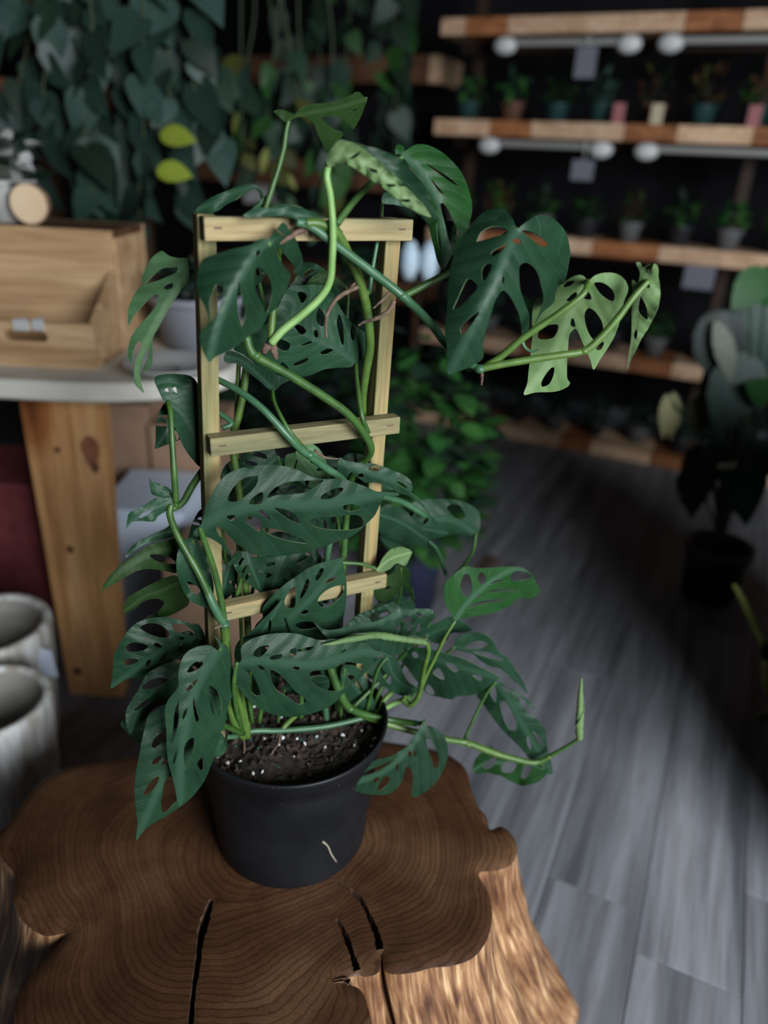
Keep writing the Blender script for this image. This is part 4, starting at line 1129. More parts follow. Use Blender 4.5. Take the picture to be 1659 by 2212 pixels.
# ------------------------------------------------------------------ the vine itself
GV = (0.045, 0.12, 0.07)
LM = {
    'mature': leaf_mat('leaf_mature', (0.0075, 0.028, 0.0125), (0.0135, 0.042, 0.020), (0.021, 0.055, 0.030), 0.45, 0.14, spec=0.18),
    'green': leaf_mat('leaf_young_green', (0.008, 0.040, 0.008), (0.014, 0.058, 0.013), (0.036, 0.085, 0.045), 0.45, 0.22, spec=0.2),
    'pale': leaf_mat('leaf_new_pale', (0.095, 0.17, 0.060), (0.14, 0.225, 0.088), (0.18, 0.27, 0.12), 0.55, 0.3, spec=0.25),
    'under': leaf_mat('leaf_under_green', (0.042, 0.10, 0.042), (0.066, 0.14, 0.06), (0.09, 0.165, 0.075), 0.55, 0.25, spec=0.2),
    'olive': leaf_mat('leaf_olive', (0.011, 0.030, 0.0065), (0.018, 0.044, 0.010), (0.026, 0.054, 0.016), 0.55, 0.22, spec=0.15),
}
RIM = simple('leaf_edge', (0.08, 0.12, 0.06), 0.6)
STEM = {'teal': simple('stem_teal', (0.024, 0.076, 0.0336), 0.42, (0.04, 0.104, 0.0512), 60, bump=0.15),
        'green': simple('stem_green', (0.0192, 0.056, 0.0104), 0.45, (0.036, 0.088, 0.016), 60, bump=0.15),
        'lime': simple('stem_lime', (0.0374, 0.0816, 0.01224), 0.45, (0.068, 0.1258, 0.02176), 50, bump=0.15),
        'pale': simple('stem_pale', (0.12, 0.23, 0.06), 0.42, (0.17, 0.29, 0.095), 50, bump=0.1)}
ROOT = simple('aerial_root', (0.06, 0.036, 0.024), 0.85, (0.13, 0.085, 0.058), 120, bump=0.6)
CROP = {'A': (400, 480, 3.9976), 'B': (250, 500, 5.528), 'C': (680, 280, 3.9976), 'D': (940, 430, 3.318), 'E': (200, 980, 3.9976), 'F': (420, 960, 3.1904),
        'G': (220, 1300, 4.175), 'H': (490, 1280, 3.5298), 'I': (760, 1080, 3.95), 'J': (740, 1400, 3.0722), 'K': (400, 380, 3.9976), 'M': (560, 180, 3.5298), 'N': (0, 0, 1.0)}
def cx(cr, pts):
    ox, oy, s = CROP[cr]
    return [(ox + p[0] / s, oy + p[1] / s) for p in pts]
LEAVES = []
def open_cr(pts, n=8):
    return np.array([(p.x, p.y) for p in smooth_path([Vector((a, b, 0)) for a, b in pts], n)])
def leaf(cr, out, mid, holes=(), off=(0.0, 0.0), side=0.0, fold=0.006, arch=0.0, m='mature', step=8.0, pet=None, pr=0.0028, pm='green', quilt=0.0007, wave=0.005):
    """one leaf blade: its outline gives the shape, off/side/fold/arch (metres) give its own lie in space"""
    O = [(p.x, p.y) for p in cr_closed([(a, b, 0) for a, b in cx(cr, out)], 4)]
    Hs = [[(p.x, p.y) for p in cr_closed([(a, b, 0) for a, b in cx(cr, h)], 4)] for h in holes]
    V, T = fill_polys(O, Hs, step)
    mp_ = open_cr(cx(cr, mid))
    seg = mp_[1:] - mp_[:-1]; sl = np.linalg.norm(seg, axis=1); cu = np.concatenate([[0], np.cumsum(sl)]); tot = cu[-1]
    best = np.full(len(V), 1e9); vv = np.zeros(len(V)); ss_ = np.zeros(len(V))
    for i in range(len(seg)):
        a = mp_[i]; ab = seg[i]; t = ((V - a) @ ab) / max(sl[i] ** 2, 1e-9)
        tc = np.clip(t, 0, 1)
        d = V - (a + tc[:, None] * ab); dist = np.linalg.norm(d, axis=1)
        sg = np.sign(ab[0] * (V[:, 1] - a[1]) - ab[1] * (V[:, 0] - a[0]))
        up = dist < best
        best[up] = dist[up]; vv[up] = (cu[i] + tc[up] * sl[i]) / tot; ss_[up] = sg[up]
    lat = best * ss_
    pts = []
    wmax = max(best.max(), 1)
    for (x, y), v, l, bd, sg_ in zip(V, vv, lat, best, ss_):
        d = D(x, y) + off[0] + (off[1] - off[0]) * v + arch * 4 * v * (1 - v) + side * l / 100 + 1.5 * fold * (bd / 60) ** 1.4
        d += quilt * math.cos(2 * math.pi * (v * 9 - bd / tot * 7)) * min(1, bd / 18)
        d += wave * math.sin(v * 13 + 2.0 * sg_ + tot) * (bd / wmax) ** 2
        pts.append(at(x, y, d))
    o = mesh_obj('leaf', pts, T, [LM[m], RIM], plant)
    uvl = o.data.uv_layers.new(name='UVMap')
    idx = np.zeros(len(o.data.loops), int); o.data.loops.foreach_get('vertex_index', idx)
    UV = np.stack([lat / tot, vv], 1); uvl.data.foreach_set('uv', UV[idx].astype(np.float32).ravel())
    cnt = sum(1 for p in o.data.polygons if p.normal.dot(CAM - p.center) > 0)
    if cnt < len(o.data.polygons) / 2: o.data.flip_normals()
    sm = o.modifiers.new('thickness', 'SOLIDIFY'); sm.thickness = 0.0009; sm.offset = 0; sm.material_offset_rim = 1
    es = o.modifiers.new('edge', 'EDGE_SPLIT'); es.split_angle = math.radians(60)
    bx, by = cx(cr, [mid[0]])[0]
    base = at(bx, by, D(bx, by) + off[0])
    if pet:
        pp = [P(*q) for q in pet] + [base]
        tube('petiole', pp, [pr * 1.15, pr, pr * 0.8], STEM[pm], o, 8, 6)
    LEAVES.append(o)
    return o
def rolled(cr, pts, rads, off, m='pale', pet=None, pm='lime', pr=0.003):
    """an unopened leaf: a tapered roll with a spiral lap"""
    q = cx(cr, pts); n = len(q)
    P3_ = [at(x, y, D(x, y) + off[0] + (off[1] - off[0]) * i / (n - 1)) for i, (x, y) in enumerate(q)]
    path = smooth_path(P3_, 10); mm = len(path)
    rr = np.interp(np.linspace(0, 1, mm), np.linspace(0, 1, len(rads)), rads)
    V, Fc = [], []; sides = 22
    t0 = (path[1] - path[0]).normalized(); nrm = t0.orthogonal().normalized()
    for i, p in enumerate(path):
        t = (path[min(i + 1, mm - 1)] - path[max(i - 1, 0)]).normalized(); nrm = (nrm - t * nrm.dot(t)).normalized(); b = t.cross(nrm)
        for k in range(sides):
            turn = k / (sides - 1); a = 2 * math.pi * turn * 1.25 + i * 0.16
            r_ = rr[i] * (0.74 + 0.34 * turn) * (1 + 0.05 * math.sin(i * 1.3))
            V.append(p + nrm * math.cos(a) * r_ + b * math.sin(a) * r_)
    for i in range(mm - 1):
        for k in range(sides - 1):
            a = i * sides + k; Fc.append((a, a + 1, a + 1 + sides, a + sides))
    o = mesh_obj('leaf', V, Fc, [LM[m], RIM], plant)
    uvl = o.data.uv_layers.new(name='UVMap')
    sm = o.modifiers.new('thickness', 'SOLIDIFY'); sm.thickness = 0.0006; sm.offset = 0; sm.material_offset_rim = 1
    es = o.modifiers.new('edge', 'EDGE_SPLIT'); es.split_angle = math.radians(60)
    if pet: tube('petiole', [P(*z) for z in pet] + [P3_[-1]], [pr * 1.15, pr, pr * 0.9], STEM[pm], o, 8, 6)
    o['label'] = 'rolled unopened leaf'
    return o
def vine(pts, r, m='green', sides=12, nodes=()):
    o = tube('stem', [P(*q) for q in pts], r, STEM[m], plant, sides, 6)
    rv = r if not isinstance(r, (list, tuple)) else max(r)
    for q in nodes:
        c = P(*q); bm = bmesh.new(); bmesh.ops.create_uvsphere(bm, u_segments=12, v_segments=8, radius=rv * 1.28)
        for v in bm.verts: v.co = Vector((v.co.x, v.co.y, v.co.z * 0.75)) + c
        bm_obj('node', bm, STEM[m], o, True)
    return o
def root(pts, r=0.0018):
    return tube('aerial_root', [P(*q) for q in pts], [r, r * 0.9, r * 0.45], ROOT, plant, 7, 6, 0.14)

# front-left leaf hanging over the trellis corner
leaf('A', [(720, 140), (640, 150), (560, 200), (400, 235), (250, 285), (160, 320), (120, 400), (100, 500), (110, 610), (150, 690), (185, 760), (212, 860), (190, 900), (135, 950), (130, 1020), (150, 1100), (205, 1205), (260, 1160), (390, 1100), (500, 1020), (560, 970), (640, 930), (690, 850), (715, 795), (780, 745), (830, 650), (880, 560), (907, 450), (860, 390), (820, 330), (790, 262), (800, 200), (850, 270), (910, 340), (945, 390), (938, 436), (980, 425), (1010, 380), (1010, 300), (980, 220), (950, 140), (900, 70), (870, 20), (835, 5), (800, 50), (760, 100)],
     [(715, 180), (620, 250), (500, 430), (380, 650), (280, 900), (205, 1205)],
     [[(610, 400), (650, 390), (700, 440), (740, 520), (748, 600), (735, 680), (700, 785), (670, 720), (630, 640), (600, 560), (595, 470)], [(270, 540), (330, 560), (325, 640), (290, 760), (250, 830), (222, 850), (212, 690), (240, 600)],
      [(460, 520), (480, 560), (500, 700), (520, 800), (490, 900), (470, 860), (455, 780), (445, 640)], [(615, 300), (612, 262), (638, 238), (645, 272)], [(800, 65), (870, 130), (850, 125), (790, 85)]],
     (-0.056, -0.072), 0.0, 0.012, -0.008, 'mature', pet=[(585, 735, -0.03), (589, 680, -0.028), (600, 600, -0.026), (598, 550, -0.03)], pm='lime', pr=0.0034)
# pale leaf behind the left post
leaf('B', [(880, 340), (760, 320), (660, 300), (600, 265), (545, 235), (440, 310), (380, 400), (340, 490), (315, 570), (322, 622), (345, 625), (400, 570), (480, 500), (560, 440), (680, 425), (740, 430), (730, 480), (700, 505), (600, 550), (500, 590), (420, 610), (330, 640), (260, 700), (190, 820), (150, 950), (148, 1080), (160, 1110), (200, 1040), (280, 930), (360, 840), (430, 780), (490, 745), (510, 775), (495, 860), (430, 960), (330, 1070), (260, 1150), (190, 1250), (160, 1350), (145, 1450), (160, 1540), (190, 1580), (200, 1480), (230, 1370), (270, 1310), (308, 1330), (300, 1400), (250, 1500), (225, 1600), (212, 1720), (220, 1800), (270, 1870), (340, 1928), (310, 1830), (290, 1700), (300, 1620), (335, 1500), (370, 1400), (388, 1410), (390, 1480), (350, 1600), (332, 1700), (380, 1640), (430, 1600), (440, 1450), (440, 1280), (520, 1130), (600, 980), (660, 880), (740, 760), (800, 670), (890, 580)],
     [(880, 480), (740, 690), (620, 880), (480, 1120), (340, 1380), (250, 1650), (330, 1910)], [[(580, 660), (640, 625), (680, 620), (672, 680), (600, 697)]], (0.03, 0.05), 0.0, 0.010, -0.02, 'under', pet=[(470, 640, 0.03), (440, 600, 0.035)])
# topmost leaf
leaf('M', [(110, 215), (190, 205), (265, 238), (310, 200), (390, 160), (570, 140), (700, 90), (755, 65), (800, 105), (825, 115), (800, 180), (780, 240), (720, 345), (695, 325), (650, 280), (600, 255), (520, 248), (475, 262), (500, 300), (570, 350), (640, 380), (600, 440), (560, 480), (515, 525), (495, 500), (480, 460), (440, 380), (410, 300), (350, 262), (300, 255), (250, 272), (220, 292), (185, 290), (150, 250)],
     [(225, 285), (330, 235), (500, 200), (650, 170), (800, 120)], [[(675, 205), (750, 195), (745, 208), (690, 212)]], (0.0, 0.07), 0.02, 0.004, 0.0, 'olive', pet=[(572, 455, 0.0), (588, 405, 0.0), (602, 362, 0.0), (613, 320, 0.0), (618, 285, 0.0)], pm='green', pr=0.0026)
# curled bright leaf over the top right: blade, then its rolled-over pale edge
Lc = leaf('C', [(100, 250), (130, 180), (190, 110), (240, 95), (330, 115), (420, 138), (540, 165), (660, 215), (760, 270), (850, 360), (940, 460), (990, 560), (1030, 680), (1075, 765), (1010, 757), (975, 742), (900, 720), (830, 680), (760, 640), (700, 590), (640, 540), (560, 480), (470, 420), (400, 370), (330, 320), (260, 295), (180, 302), (120, 322)],
     [(115, 310), (250, 230), (420, 240), (600, 330), (800, 480), (950, 640), (1070, 760)], [], (-0.05, -0.075), 0.02, 0.008, -0.015, 'mature', pet=[(585, 742, -0.035), (612, 712, -0.038), (650, 682, -0.042), (690, 645, -0.046), (712, 608, -0.05), (717, 560, -0.052), (719, 500, -0.054), (714, 430, -0.054), (706, 385, -0.054), (708, 364, -0.052)], pm='pale', pr=0.0037)
Le = leaf('C', [(100, 250), (130, 180), (190, 110), (240, 95), (330, 115), (420, 165), (500, 230), (560, 270), (605, 325), (575, 372), (605, 352), (640, 348), (700, 400), (752, 462), (720, 486), (790, 500), (880, 590), (940, 650), (980, 710), (1000, 755), (900, 722), (830, 682), (760, 642), (640, 542), (560, 482), (400, 372), (260, 297), (180, 304), (120, 322)],
     [(115, 310), (240, 215), (420, 270), (600, 400), (800, 580), (1000, 752)], [[(290, 262), (345, 210), (400, 180), (370, 232)], [(480, 330), (540, 350), (530, 378), (470, 352)], [(610, 470), (690, 470), (690, 492), (640, 495)], [(745, 605), (820, 600), (815, 622), (775, 625)]],
     (-0.056, -0.081), 0.01, -0.004, -0.02, 'pale', quilt=0.003)
Le.name = 'rolled_edge'; Le.parent = Lc; Le['label'] = 'pale rolled-over edge'
# dark leaf behind it with long hanging fingers
leaf('C', [(740, 215), (700, 212), (694, 160), (725, 130), (770, 152), (775, 188), (850, 140), (920, 128), (1000, 145), (1100, 200), (1200, 290), (1280, 400), (1330, 530), (1355, 640), (1350, 740), (1325, 830), (1325, 900), (1270, 1000), (1210, 1060), (1160, 1130), (1115, 1215), (1075, 1165), (1050, 1100), (1030, 1010), (1000, 900), (985, 800), (1000, 700), (980, 600), (940, 480), (880, 390), (810, 300)],
     [(760, 230), (880, 320), (990, 480), (1080, 650), (1110, 850), (1130, 1050), (1110, 1200)], [[(1085, 660), (1105, 635), (1150, 690), (1200, 800), (1235, 880), (1220, 960), (1185, 1020), (1150, 930), (1120, 800)], [(960, 290), (1050, 340), (1150, 410), (1240, 475), (1200, 472), (1100, 402), (1000, 330)], [(1000, 430), (1060, 490), (1110, 560), (1068, 530)], [(1050, 800), (1075, 870), (1090, 1000), (1080, 1040), (1060, 930)]],
     (-0.02, -0.03), 0.0, 0.012, 0.0, 'green', pet=[(727, 484, -0.046), (760, 440, -0.038), (795, 402, -0.028), (830, 370, -0.016)], pm='green', pr=0.0032)
leaf('C', [(575, 600), (610, 540), (700, 590), (800, 650), (900, 720), (980, 760), (1070, 800), (1190, 790), (1225, 860), (1225, 940), (1190, 1010), (1100, 1060), (1050, 1050), (990, 850), (930, 770), (840, 690), (700, 650), (600, 640)],
     [(585, 620), (750, 640), (950, 740), (1080, 870), (1150, 1040)], [], (0.0, 0.0), 0, 0.008, 0, 'mature', pet=[(822, 520, 0.032), (824, 470, 0.028)], pr=0.002)
# big heart leaf
leaf('D', [(585, 215), (560, 150), (520, 100), (470, 75), (400, 75), (350, 95), (300, 140), (240, 210), (180, 300), (140, 400), (110, 500), (95, 650), (85, 800), (70, 950), (85, 1050), (90, 1150), (95, 1252), (160, 1235), (250, 1200), (340, 1140), (340, 1050), (360, 950), (390, 850), (420, 750), (450, 690), (485, 655), (520, 680), (560, 740), (600, 830), (615, 900), (625, 990), (660, 960), (672, 880), (668, 820), (640, 750), (620, 690), (608, 640), (600, 560), (605, 480), (650, 455), (700, 480), (740, 540), (760, 620), (775, 700), (760, 780), (718, 892), (760, 820), (850, 740), (900, 660), (940, 550), (960, 440), (965, 370), (940, 250), (880, 170), (820, 130), (750, 115), (680, 145), (620, 188)],
     [(585, 222), (530, 330), (470, 480), (400, 650), (320, 800), (200, 1050), (95, 1250)],
     [[(300, 300), (330, 240), (400, 200), (470, 200), (515, 222), (510, 250), (450, 265), (370, 290), (302, 308)], [(400, 400), (420, 370), (510, 325), (480, 370), (420, 410)], [(338, 500), (370, 465), (405, 470), (390, 530), (350, 590), (335, 550)], [(130, 790), (160, 720), (190, 650), (240, 570), (305, 630), (250, 700), (180, 770)], [(180, 940), (200, 900), (260, 840), (315, 810), (280, 870), (230, 940), (195, 975)], [(550, 295), (600, 285), (615, 320), (580, 322)], [(620, 225), (700, 240), (780, 290), (805, 332), (760, 340), (690, 290)], [(478, 560), (492, 560), (492, 602), (480, 602)]],
     (-0.075, -0.11), 0.0, 0.011, -0.02, 'mature', pet=[(872, 640, -0.05), (920, 615, -0.045), (968, 590, -0.04), (1040, 548, -0.04), (1095, 506, -0.055)], pm='green', pr=0.0034)
tube('leaf_tip', [P(1126, 726, -0.085), P(1132, 748, -0.087), P(1148, 759, -0.09), P(1167, 754, -0.092)], [0.0022, 0.0016, 0.0006], STEM['teal'], plant, 8, 6)
# pale holed leaf seen from below
leaf('D', [(1090, 580), (1060, 550), (1020, 545), (960, 570), (900, 615), (820, 650), (750, 690), (715, 740), (698, 800), (695, 880), (700, 960), (690, 1050), (680, 1150), (670, 1230), (660, 1320), (635, 1402), (720, 1385), (850, 1380), (930, 1355), (965, 1320), (945, 1280), (945, 1180), (950, 1080), (960, 980), (980, 945), (1010, 930), (1040, 990), (1070, 1060), (1110, 1150), (1135, 1222), (1180, 1150), (1240, 1060), (1290, 970), (1330, 850), (1350, 740), (1380, 660), (1375, 610), (1340, 560), (1280, 530), (1200, 530), (1140, 550), (1105, 582)],
     [(1092, 590), (1010, 740), (930, 920), (860, 1090), (760, 1250), (640, 1400)],
     [[(1140, 600), (1200, 600), (1260, 640), (1285, 690), (1270, 732), (1210, 700), (1160, 650)], [(1070, 830), (1085, 790), (1110, 780), (1150, 810), (1190, 870), (1205, 940), (1190, 1000), (1140, 1010), (1100, 960), (1080, 900)], [(970, 880), (985, 850), (1000, 880), (1002, 915), (975, 910)], [(1062, 700), (1090, 660), (1115, 690), (1115, 720), (1080, 720)], [(1150, 1070), (1200, 1020), (1205, 1045), (1180, 1082)], [(940, 730), (970, 690), (1010, 665), (1015, 690), (980, 725)], [(920, 630), (950, 590), (1000, 585), (970, 620)], [(740, 1000), (745, 940), (800, 905), (880, 900), (870, 960), (830, 1000)], [(760, 1330), (770, 1290), (820, 1220), (850, 1205), (850, 1250), (820, 1320), (775, 1345)]],
     (-0.07, -0.045), 0.0, 0.006, 0.01, 'pale', pet=[(1042, 796, -0.10), (1080, 772, -0.10), (1130, 730, -0.10), (1200, 682, -0.10), (1255, 640, -0.098), (1268, 618, -0.09)], pm='lime', pr=0.0034)
# end leaf
leaf('D', [(1440, 460), (1470, 455), (1490, 490), (1530, 470), (1580, 465), (1600, 500), (1600, 560), (1612, 650), (1605, 750), (1570, 840), (1530, 920), (1480, 1000), (1440, 1080), (1400, 1150), (1375, 1218), (1390, 1100), (1405, 1000), (1410, 900), (1410, 800), (1420, 720), (1412, 582), (1450, 605), (1470, 530)],
     [(1530, 540), (1475, 680), (1440, 850), (1410, 1020), (1375, 1215)], [[(1470, 700), (1490, 720), (1520, 790), (1525, 850), (1505, 862), (1455, 800)], [(1500, 620), (1530, 592), (1540, 630), (1515, 635)], [(1425, 960), (1445, 930), (1450, 970), (1440, 1005), (1425, 990)]],
     (-0.085, -0.09), 0.03, 0.004, 0.0, 'pale')
# leaf filling the top of the trellis
leaf('A', [(1480, 1225), (1545, 1160), (1592, 1080), (1590, 1010), (1550, 950), (1480, 905), (1420, 850), (1350, 760), (1290, 640), (1240, 560), (1130, 540), (1000, 545), (900, 560), (840, 650), (800, 740), (780, 830), (700, 880), (580, 950), (520, 1000), (420, 1090), (500, 1140), (640, 1240), (780, 1312), (830, 1210), (880, 1240), (910, 1290), (980, 1330), (1080, 1320), (1200, 1270), (1330, 1255), (1430, 1250)],
     [(1478, 1218), (1300, 1090), (1150, 1020), (1000, 940), (850, 790)],
     [[(1335, 800), (1365, 900), (1372, 1040), (1350, 1050), (1320, 940), (1308, 850)], [(1440, 880), (1475, 930), (1465, 1000), (1440, 1020), (1425, 950)], [(970, 610), (1010, 600), (1055, 640), (1010, 700), (985, 660)], [(1120, 930), (1145, 940), (1150, 985), (1125, 995), (1110, 960)], [(1150, 740), (1200, 800), (1190, 900), (1130, 850)], [(940, 890), (1000, 890), (1045, 940), (1000, 970)], [(1000, 1060), (1080, 1025), (1090, 1045), (1020, 1065)], [(1170, 1120), (1230, 1090), (1280, 1105), (1220, 1140), (1180, 1140)], [(940, 1220), (1000, 1190), (1060, 1170), (1040, 1210), (950, 1240)], [(760, 1020), (830, 1010), (905, 1050), (880, 1110), (820, 1100)]],
     (0.012, 0.0), 0.0, 0.006, 0.0, 'mature', pet=[(795, 935, -0.042), (782, 900, -0.044), (775, 855, -0.028), (770, 810, -0.002)], pm='green', pr=0.0026)
leaf('A', [(335, 1165), (380, 1110), (500, 1150), (600, 1220), (700, 1280), (800, 1320), (900, 1360), (830, 1400), (770, 1455), (720, 1440), (640, 1370), (540, 1290), (440, 1220), (360, 1220)], [(755, 1440), (620, 1310), (480, 1200), (340, 1160)], [], (0.0, -0.01), 0.02, 0.006, 0, 'mature', pet=[(660, 972, -0.045), (628, 935, -0.046), (606, 898, -0.034), (592, 866, -0.014)], pr=0.0022)
leaf('A', [(1045, 540), (1100, 470), (1180, 425), (1260, 430), (1340, 500), (1390, 560), (1280, 545), (1150, 540)], [(1385, 555), (1250, 470), (1100, 500)], [], (0.03, 0.03), 0, 0.006, 0, 'olive', pet=[(752, 760, 0.02), (750, 700, 0.025), (752, 640, 0.03)], pr=0.002)
# leaves along the top rung
leaf('K', [(90, 300), (150, 240), (240, 180), (360, 130), (450, 95), (550, 75), (620, 88), (660, 130), (678, 182), (655, 195), (640, 145), (600, 112), (560, 122), (500, 160), (430, 210), (340, 255), (300, 290), (210, 330), (130, 330)], [(668, 185), (610, 100), (450, 140), (260, 230), (100, 300)], [], (0.02, 0.03), 0.02, 0.006, 0, 'mature', pet=[(570, 470, 0.0), (572, 445, 0.01)], pr=0.002)
leaf('K', [(500, 350), (560, 300), (620, 270), (700, 280), (800, 255), (880, 250), (980, 265), (1080, 310), (1150, 350), (1230, 405), (1170, 415), (1110, 410), (1090, 440), (1020, 410), (940, 370), (840, 345), (740, 350), (620, 360)], [(1220, 405), (1080, 370), (900, 310), (700, 310), (520, 345)], [], (-0.044, -0.042), 0.006, 0.002, 0, 'mature', pet=[(735, 505, -0.044), (718, 485, -0.044)], pr=0.003)
leaf('K', [(500, 340), (570, 290), (640, 220), (690, 170), (720, 200), (680, 280), (630, 340)], [(690, 180), (600, 290), (510, 340)], [], (0.005, 0.0), 0, 0.004, 0, 'green')
# the broad leaf across the middle
leaf('F', [(40, 560), (60, 500), (80, 420), (120, 340), (160, 270), (220, 210), (300, 170), (400, 150), (520, 140), (620, 150), (720, 180), (800, 220), (900, 240), (1000, 235), (1100, 260), (1200, 300), (1260, 325), (1330, 328), (1402, 338), (1400, 352), (1320, 352), (1300, 375), (1270, 430), (1240, 490), (1180, 550), (1130, 600), (1050, 650), (1000, 660), (900, 700), (780, 735), (680, 755), (580, 770), (480, 775), (420, 760), (350, 720), (290, 680), (235, 625), (190, 580), (160, 563), (152, 590), (190, 650), (225, 705), (255, 750), (272, 800), (250, 836), (225, 830), (255, 795), (235, 745), (180, 690), (110, 645), (50, 632), (0, 630), (-5, 600)],
     [(35, 575), (180, 490), (350, 440), (550, 420), (800, 415), (1050, 390), (1250, 342), (1395, 344)],
     [[(230, 380), (240, 340), (290, 270), (350, 230), (430, 215), (440, 230), (420, 290), (370, 340), (300, 390), (245, 395)], [(380, 410), (390, 380), (430, 345), (470, 330), (465, 400), (420, 415)], [(500, 370), (530, 320), (570, 290), (640, 260), (740, 250), (820, 248), (890, 248), (860, 270), (800, 310), (740, 335), (640, 345), (560, 350)], [(870, 370), (890, 340), (960, 305), (1020, 298), (1015, 325), (950, 370), (890, 378)], [(1022, 435), (1040, 415), (1100, 412), (1145, 435), (1110, 455), (1050, 460)], [(800, 530), (830, 505), (940, 500), (1060, 485), (1130, 490), (1160, 520), (1155, 565), (1100, 585), (1000, 590), (880, 580), (820, 560)], [(440, 465), (460, 445), (490, 470), (520, 510), (510, 520), (470, 490)], [(550, 435), (620, 445), (690, 480), (730, 540), (700, 540), (640, 510), (570, 460)], [(350, 530), (380, 490), (420, 495), (462, 540), (450, 600), (400, 570)], [(470, 575), (560, 580), (650, 610), (740, 650), (770, 682), (640, 662), (520, 622)], [(220, 495), (270, 485), (285, 510), (250, 525)]],
     (-0.055, -0.06), 0.005, 0.007, -0.012, 'mature', pet=[(488, 1405, -0.04), (480, 1310, -0.045), (462, 1230, -0.05), (440, 1165, -0.053)], pm='green', pr=0.0036)
leaf('F', [(1000, 90), (1040, 110), (1120, 125), (1200, 128), (1290, 150), (1370, 180), (1440, 210), (1490, 250), (1503, 310), (1492, 330), (1550, 380), (1600, 440), (1637, 510), (1615, 532), (1600, 470), (1550, 410), (1490, 360), (1400, 330), (1350, 290), (1290, 270), (1240, 262), (1180, 262), (1130, 230), (1080, 190), (1040, 240), (990, 230), (983, 150)], [(995, 120), (1200, 190), (1450, 280), (1540, 370), (1625, 520)], [[(1200, 165), (1240, 145), (1280, 160), (1270, 180), (1220, 180)], [(1130, 205), (1160, 200), (1162, 226), (1130, 226)], [(1390, 250), (1440, 270), (1470, 302), (1430, 290)]], (-0.02, -0.03), 0.0, 0.01, -0.01, 'mature', pet=[(740, 1035, 0.0), (735, 1005, -0.01)], pr=0.0022)
# lower middle leaves
leaf('F', [(1045, 765), (1022, 800), (1040, 900), (1048, 1000), (1040, 1120), (1020, 1200), (970, 1280), (900, 1330), (830, 1350), (740, 1320), (660, 1290), (600, 1300), (520, 1310), (440, 1320), (400, 1330), (420, 1250), (470, 1190), (465, 1150), (480, 1110), (530, 1050), (580, 1000), (640, 950), (700, 910), (780, 855), (860, 820), (950, 795), (1010, 780)], [(540, 1310), (660, 1190), (780, 1085), (900, 950), (1035, 775)],
     [[(835, 920), (850, 880), (880, 850), (890, 870), (870, 910), (845, 940)], [(730, 1060), (740, 1010), (770, 940), (785, 925), (790, 960), (765, 1020), (740, 1060)], [(620, 1110), (630, 1050), (670, 990), (695, 985), (697, 1050), (690, 1120), (660, 1130)], [(900, 950), (950, 910), (985, 905), (970, 935), (910, 960)], [(850, 1090), (860, 1050), (900, 1010), (960, 980), (1020, 968), (1033, 1000), (1000, 1060), (940, 1110), (880, 1120)], [(730, 1160), (760, 1138), (790, 1155), (760, 1172), (740, 1170)], [(695, 1240), (740, 1220), (820, 1225), (840, 1260), (780, 1275), (720, 1270)]],
     (-0.04, -0.05), 0.01, 0.008, -0.01, 'mature', pet=[(560, 1560, -0.02), (575, 1460, -0.03)], pr=0.0026)
leaf('F', [(600, 1075), (625, 1110), (640, 1180), (665, 1240), (688, 1296), (670, 1300), (640, 1225), (622, 1192), (605, 1260), (590, 1320), (500, 1345), (400, 1375), (330, 1400), (350, 1330), (390, 1290), (460, 1220), (530, 1150)], [(400, 1380), (480, 1270), (600, 1082)], [[(508, 1300), (510, 1240), (520, 1205), (530, 1240), (520, 1292)]], (-0.055, -0.06), 0, 0.006, 0, 'mature', pet=[(545, 1560, -0.05), (535, 1470, -0.06)], pr=0.0024)
leaf('H', [(60, 560), (112, 512), (105, 430), (130, 390), (200, 350), (300, 320), (420, 308), (540, 315), (640, 345), (720, 362), (850, 352), (1000, 378), (1070, 390), (1130, 440), (1200, 458), (1262, 492), (1190, 472), (1140, 492), (1112, 524), (1085, 575), (1020, 642), (952, 692), (905, 742), (885, 772), (830, 830), (760, 880), (680, 910), (600, 932), (500, 946), (400, 940), (320, 915), (240, 880), (180, 830), (130, 780), (90, 720), (60, 650), (48, 600)],
     [(75, 530), (300, 518), (520, 545), (720, 540), (900, 490), (1050, 450), (1240, 480)],
     [[(630, 630), (650, 600), (720, 590), (820, 575), (900, 530), (1000, 540), (1045, 548), (1020, 600), (950, 675), (885, 735), (830, 752), (760, 745), (700, 722), (650, 682)], [(205, 480), (215, 440), (260, 410), (320, 405), (300, 450), (250, 490)], [(325, 500), (350, 480), (420, 470), (410, 500), (350, 515)], [(475, 460), (490, 430), (525, 430), (520, 480), (490, 480)], [(505, 565), (545, 565), (550, 590), (520, 590)], [(330, 600), (350, 590), (400, 620), (460, 680), (520, 750), (590, 800), (600, 840), (540, 850), (470, 800), (400, 760), (350, 700)], [(150, 600), (175, 590), (210, 650), (250, 740), (250, 785), (210, 780), (170, 730), (180, 660)], [(530, 440), (600, 420), (660, 410), (640, 435), (560, 450)], [(850, 465), (900, 430), (905, 440), (870, 465)], [(240, 550), (280, 570), (290, 600), (250, 582)]],
     (-0.085, -0.10), -0.008, 0.006, -0.01, 'mature', pet=[(527, 1590, -0.045), (512, 1540, -0.06), (505, 1480, -0.08)], pm='green', pr=0.003)
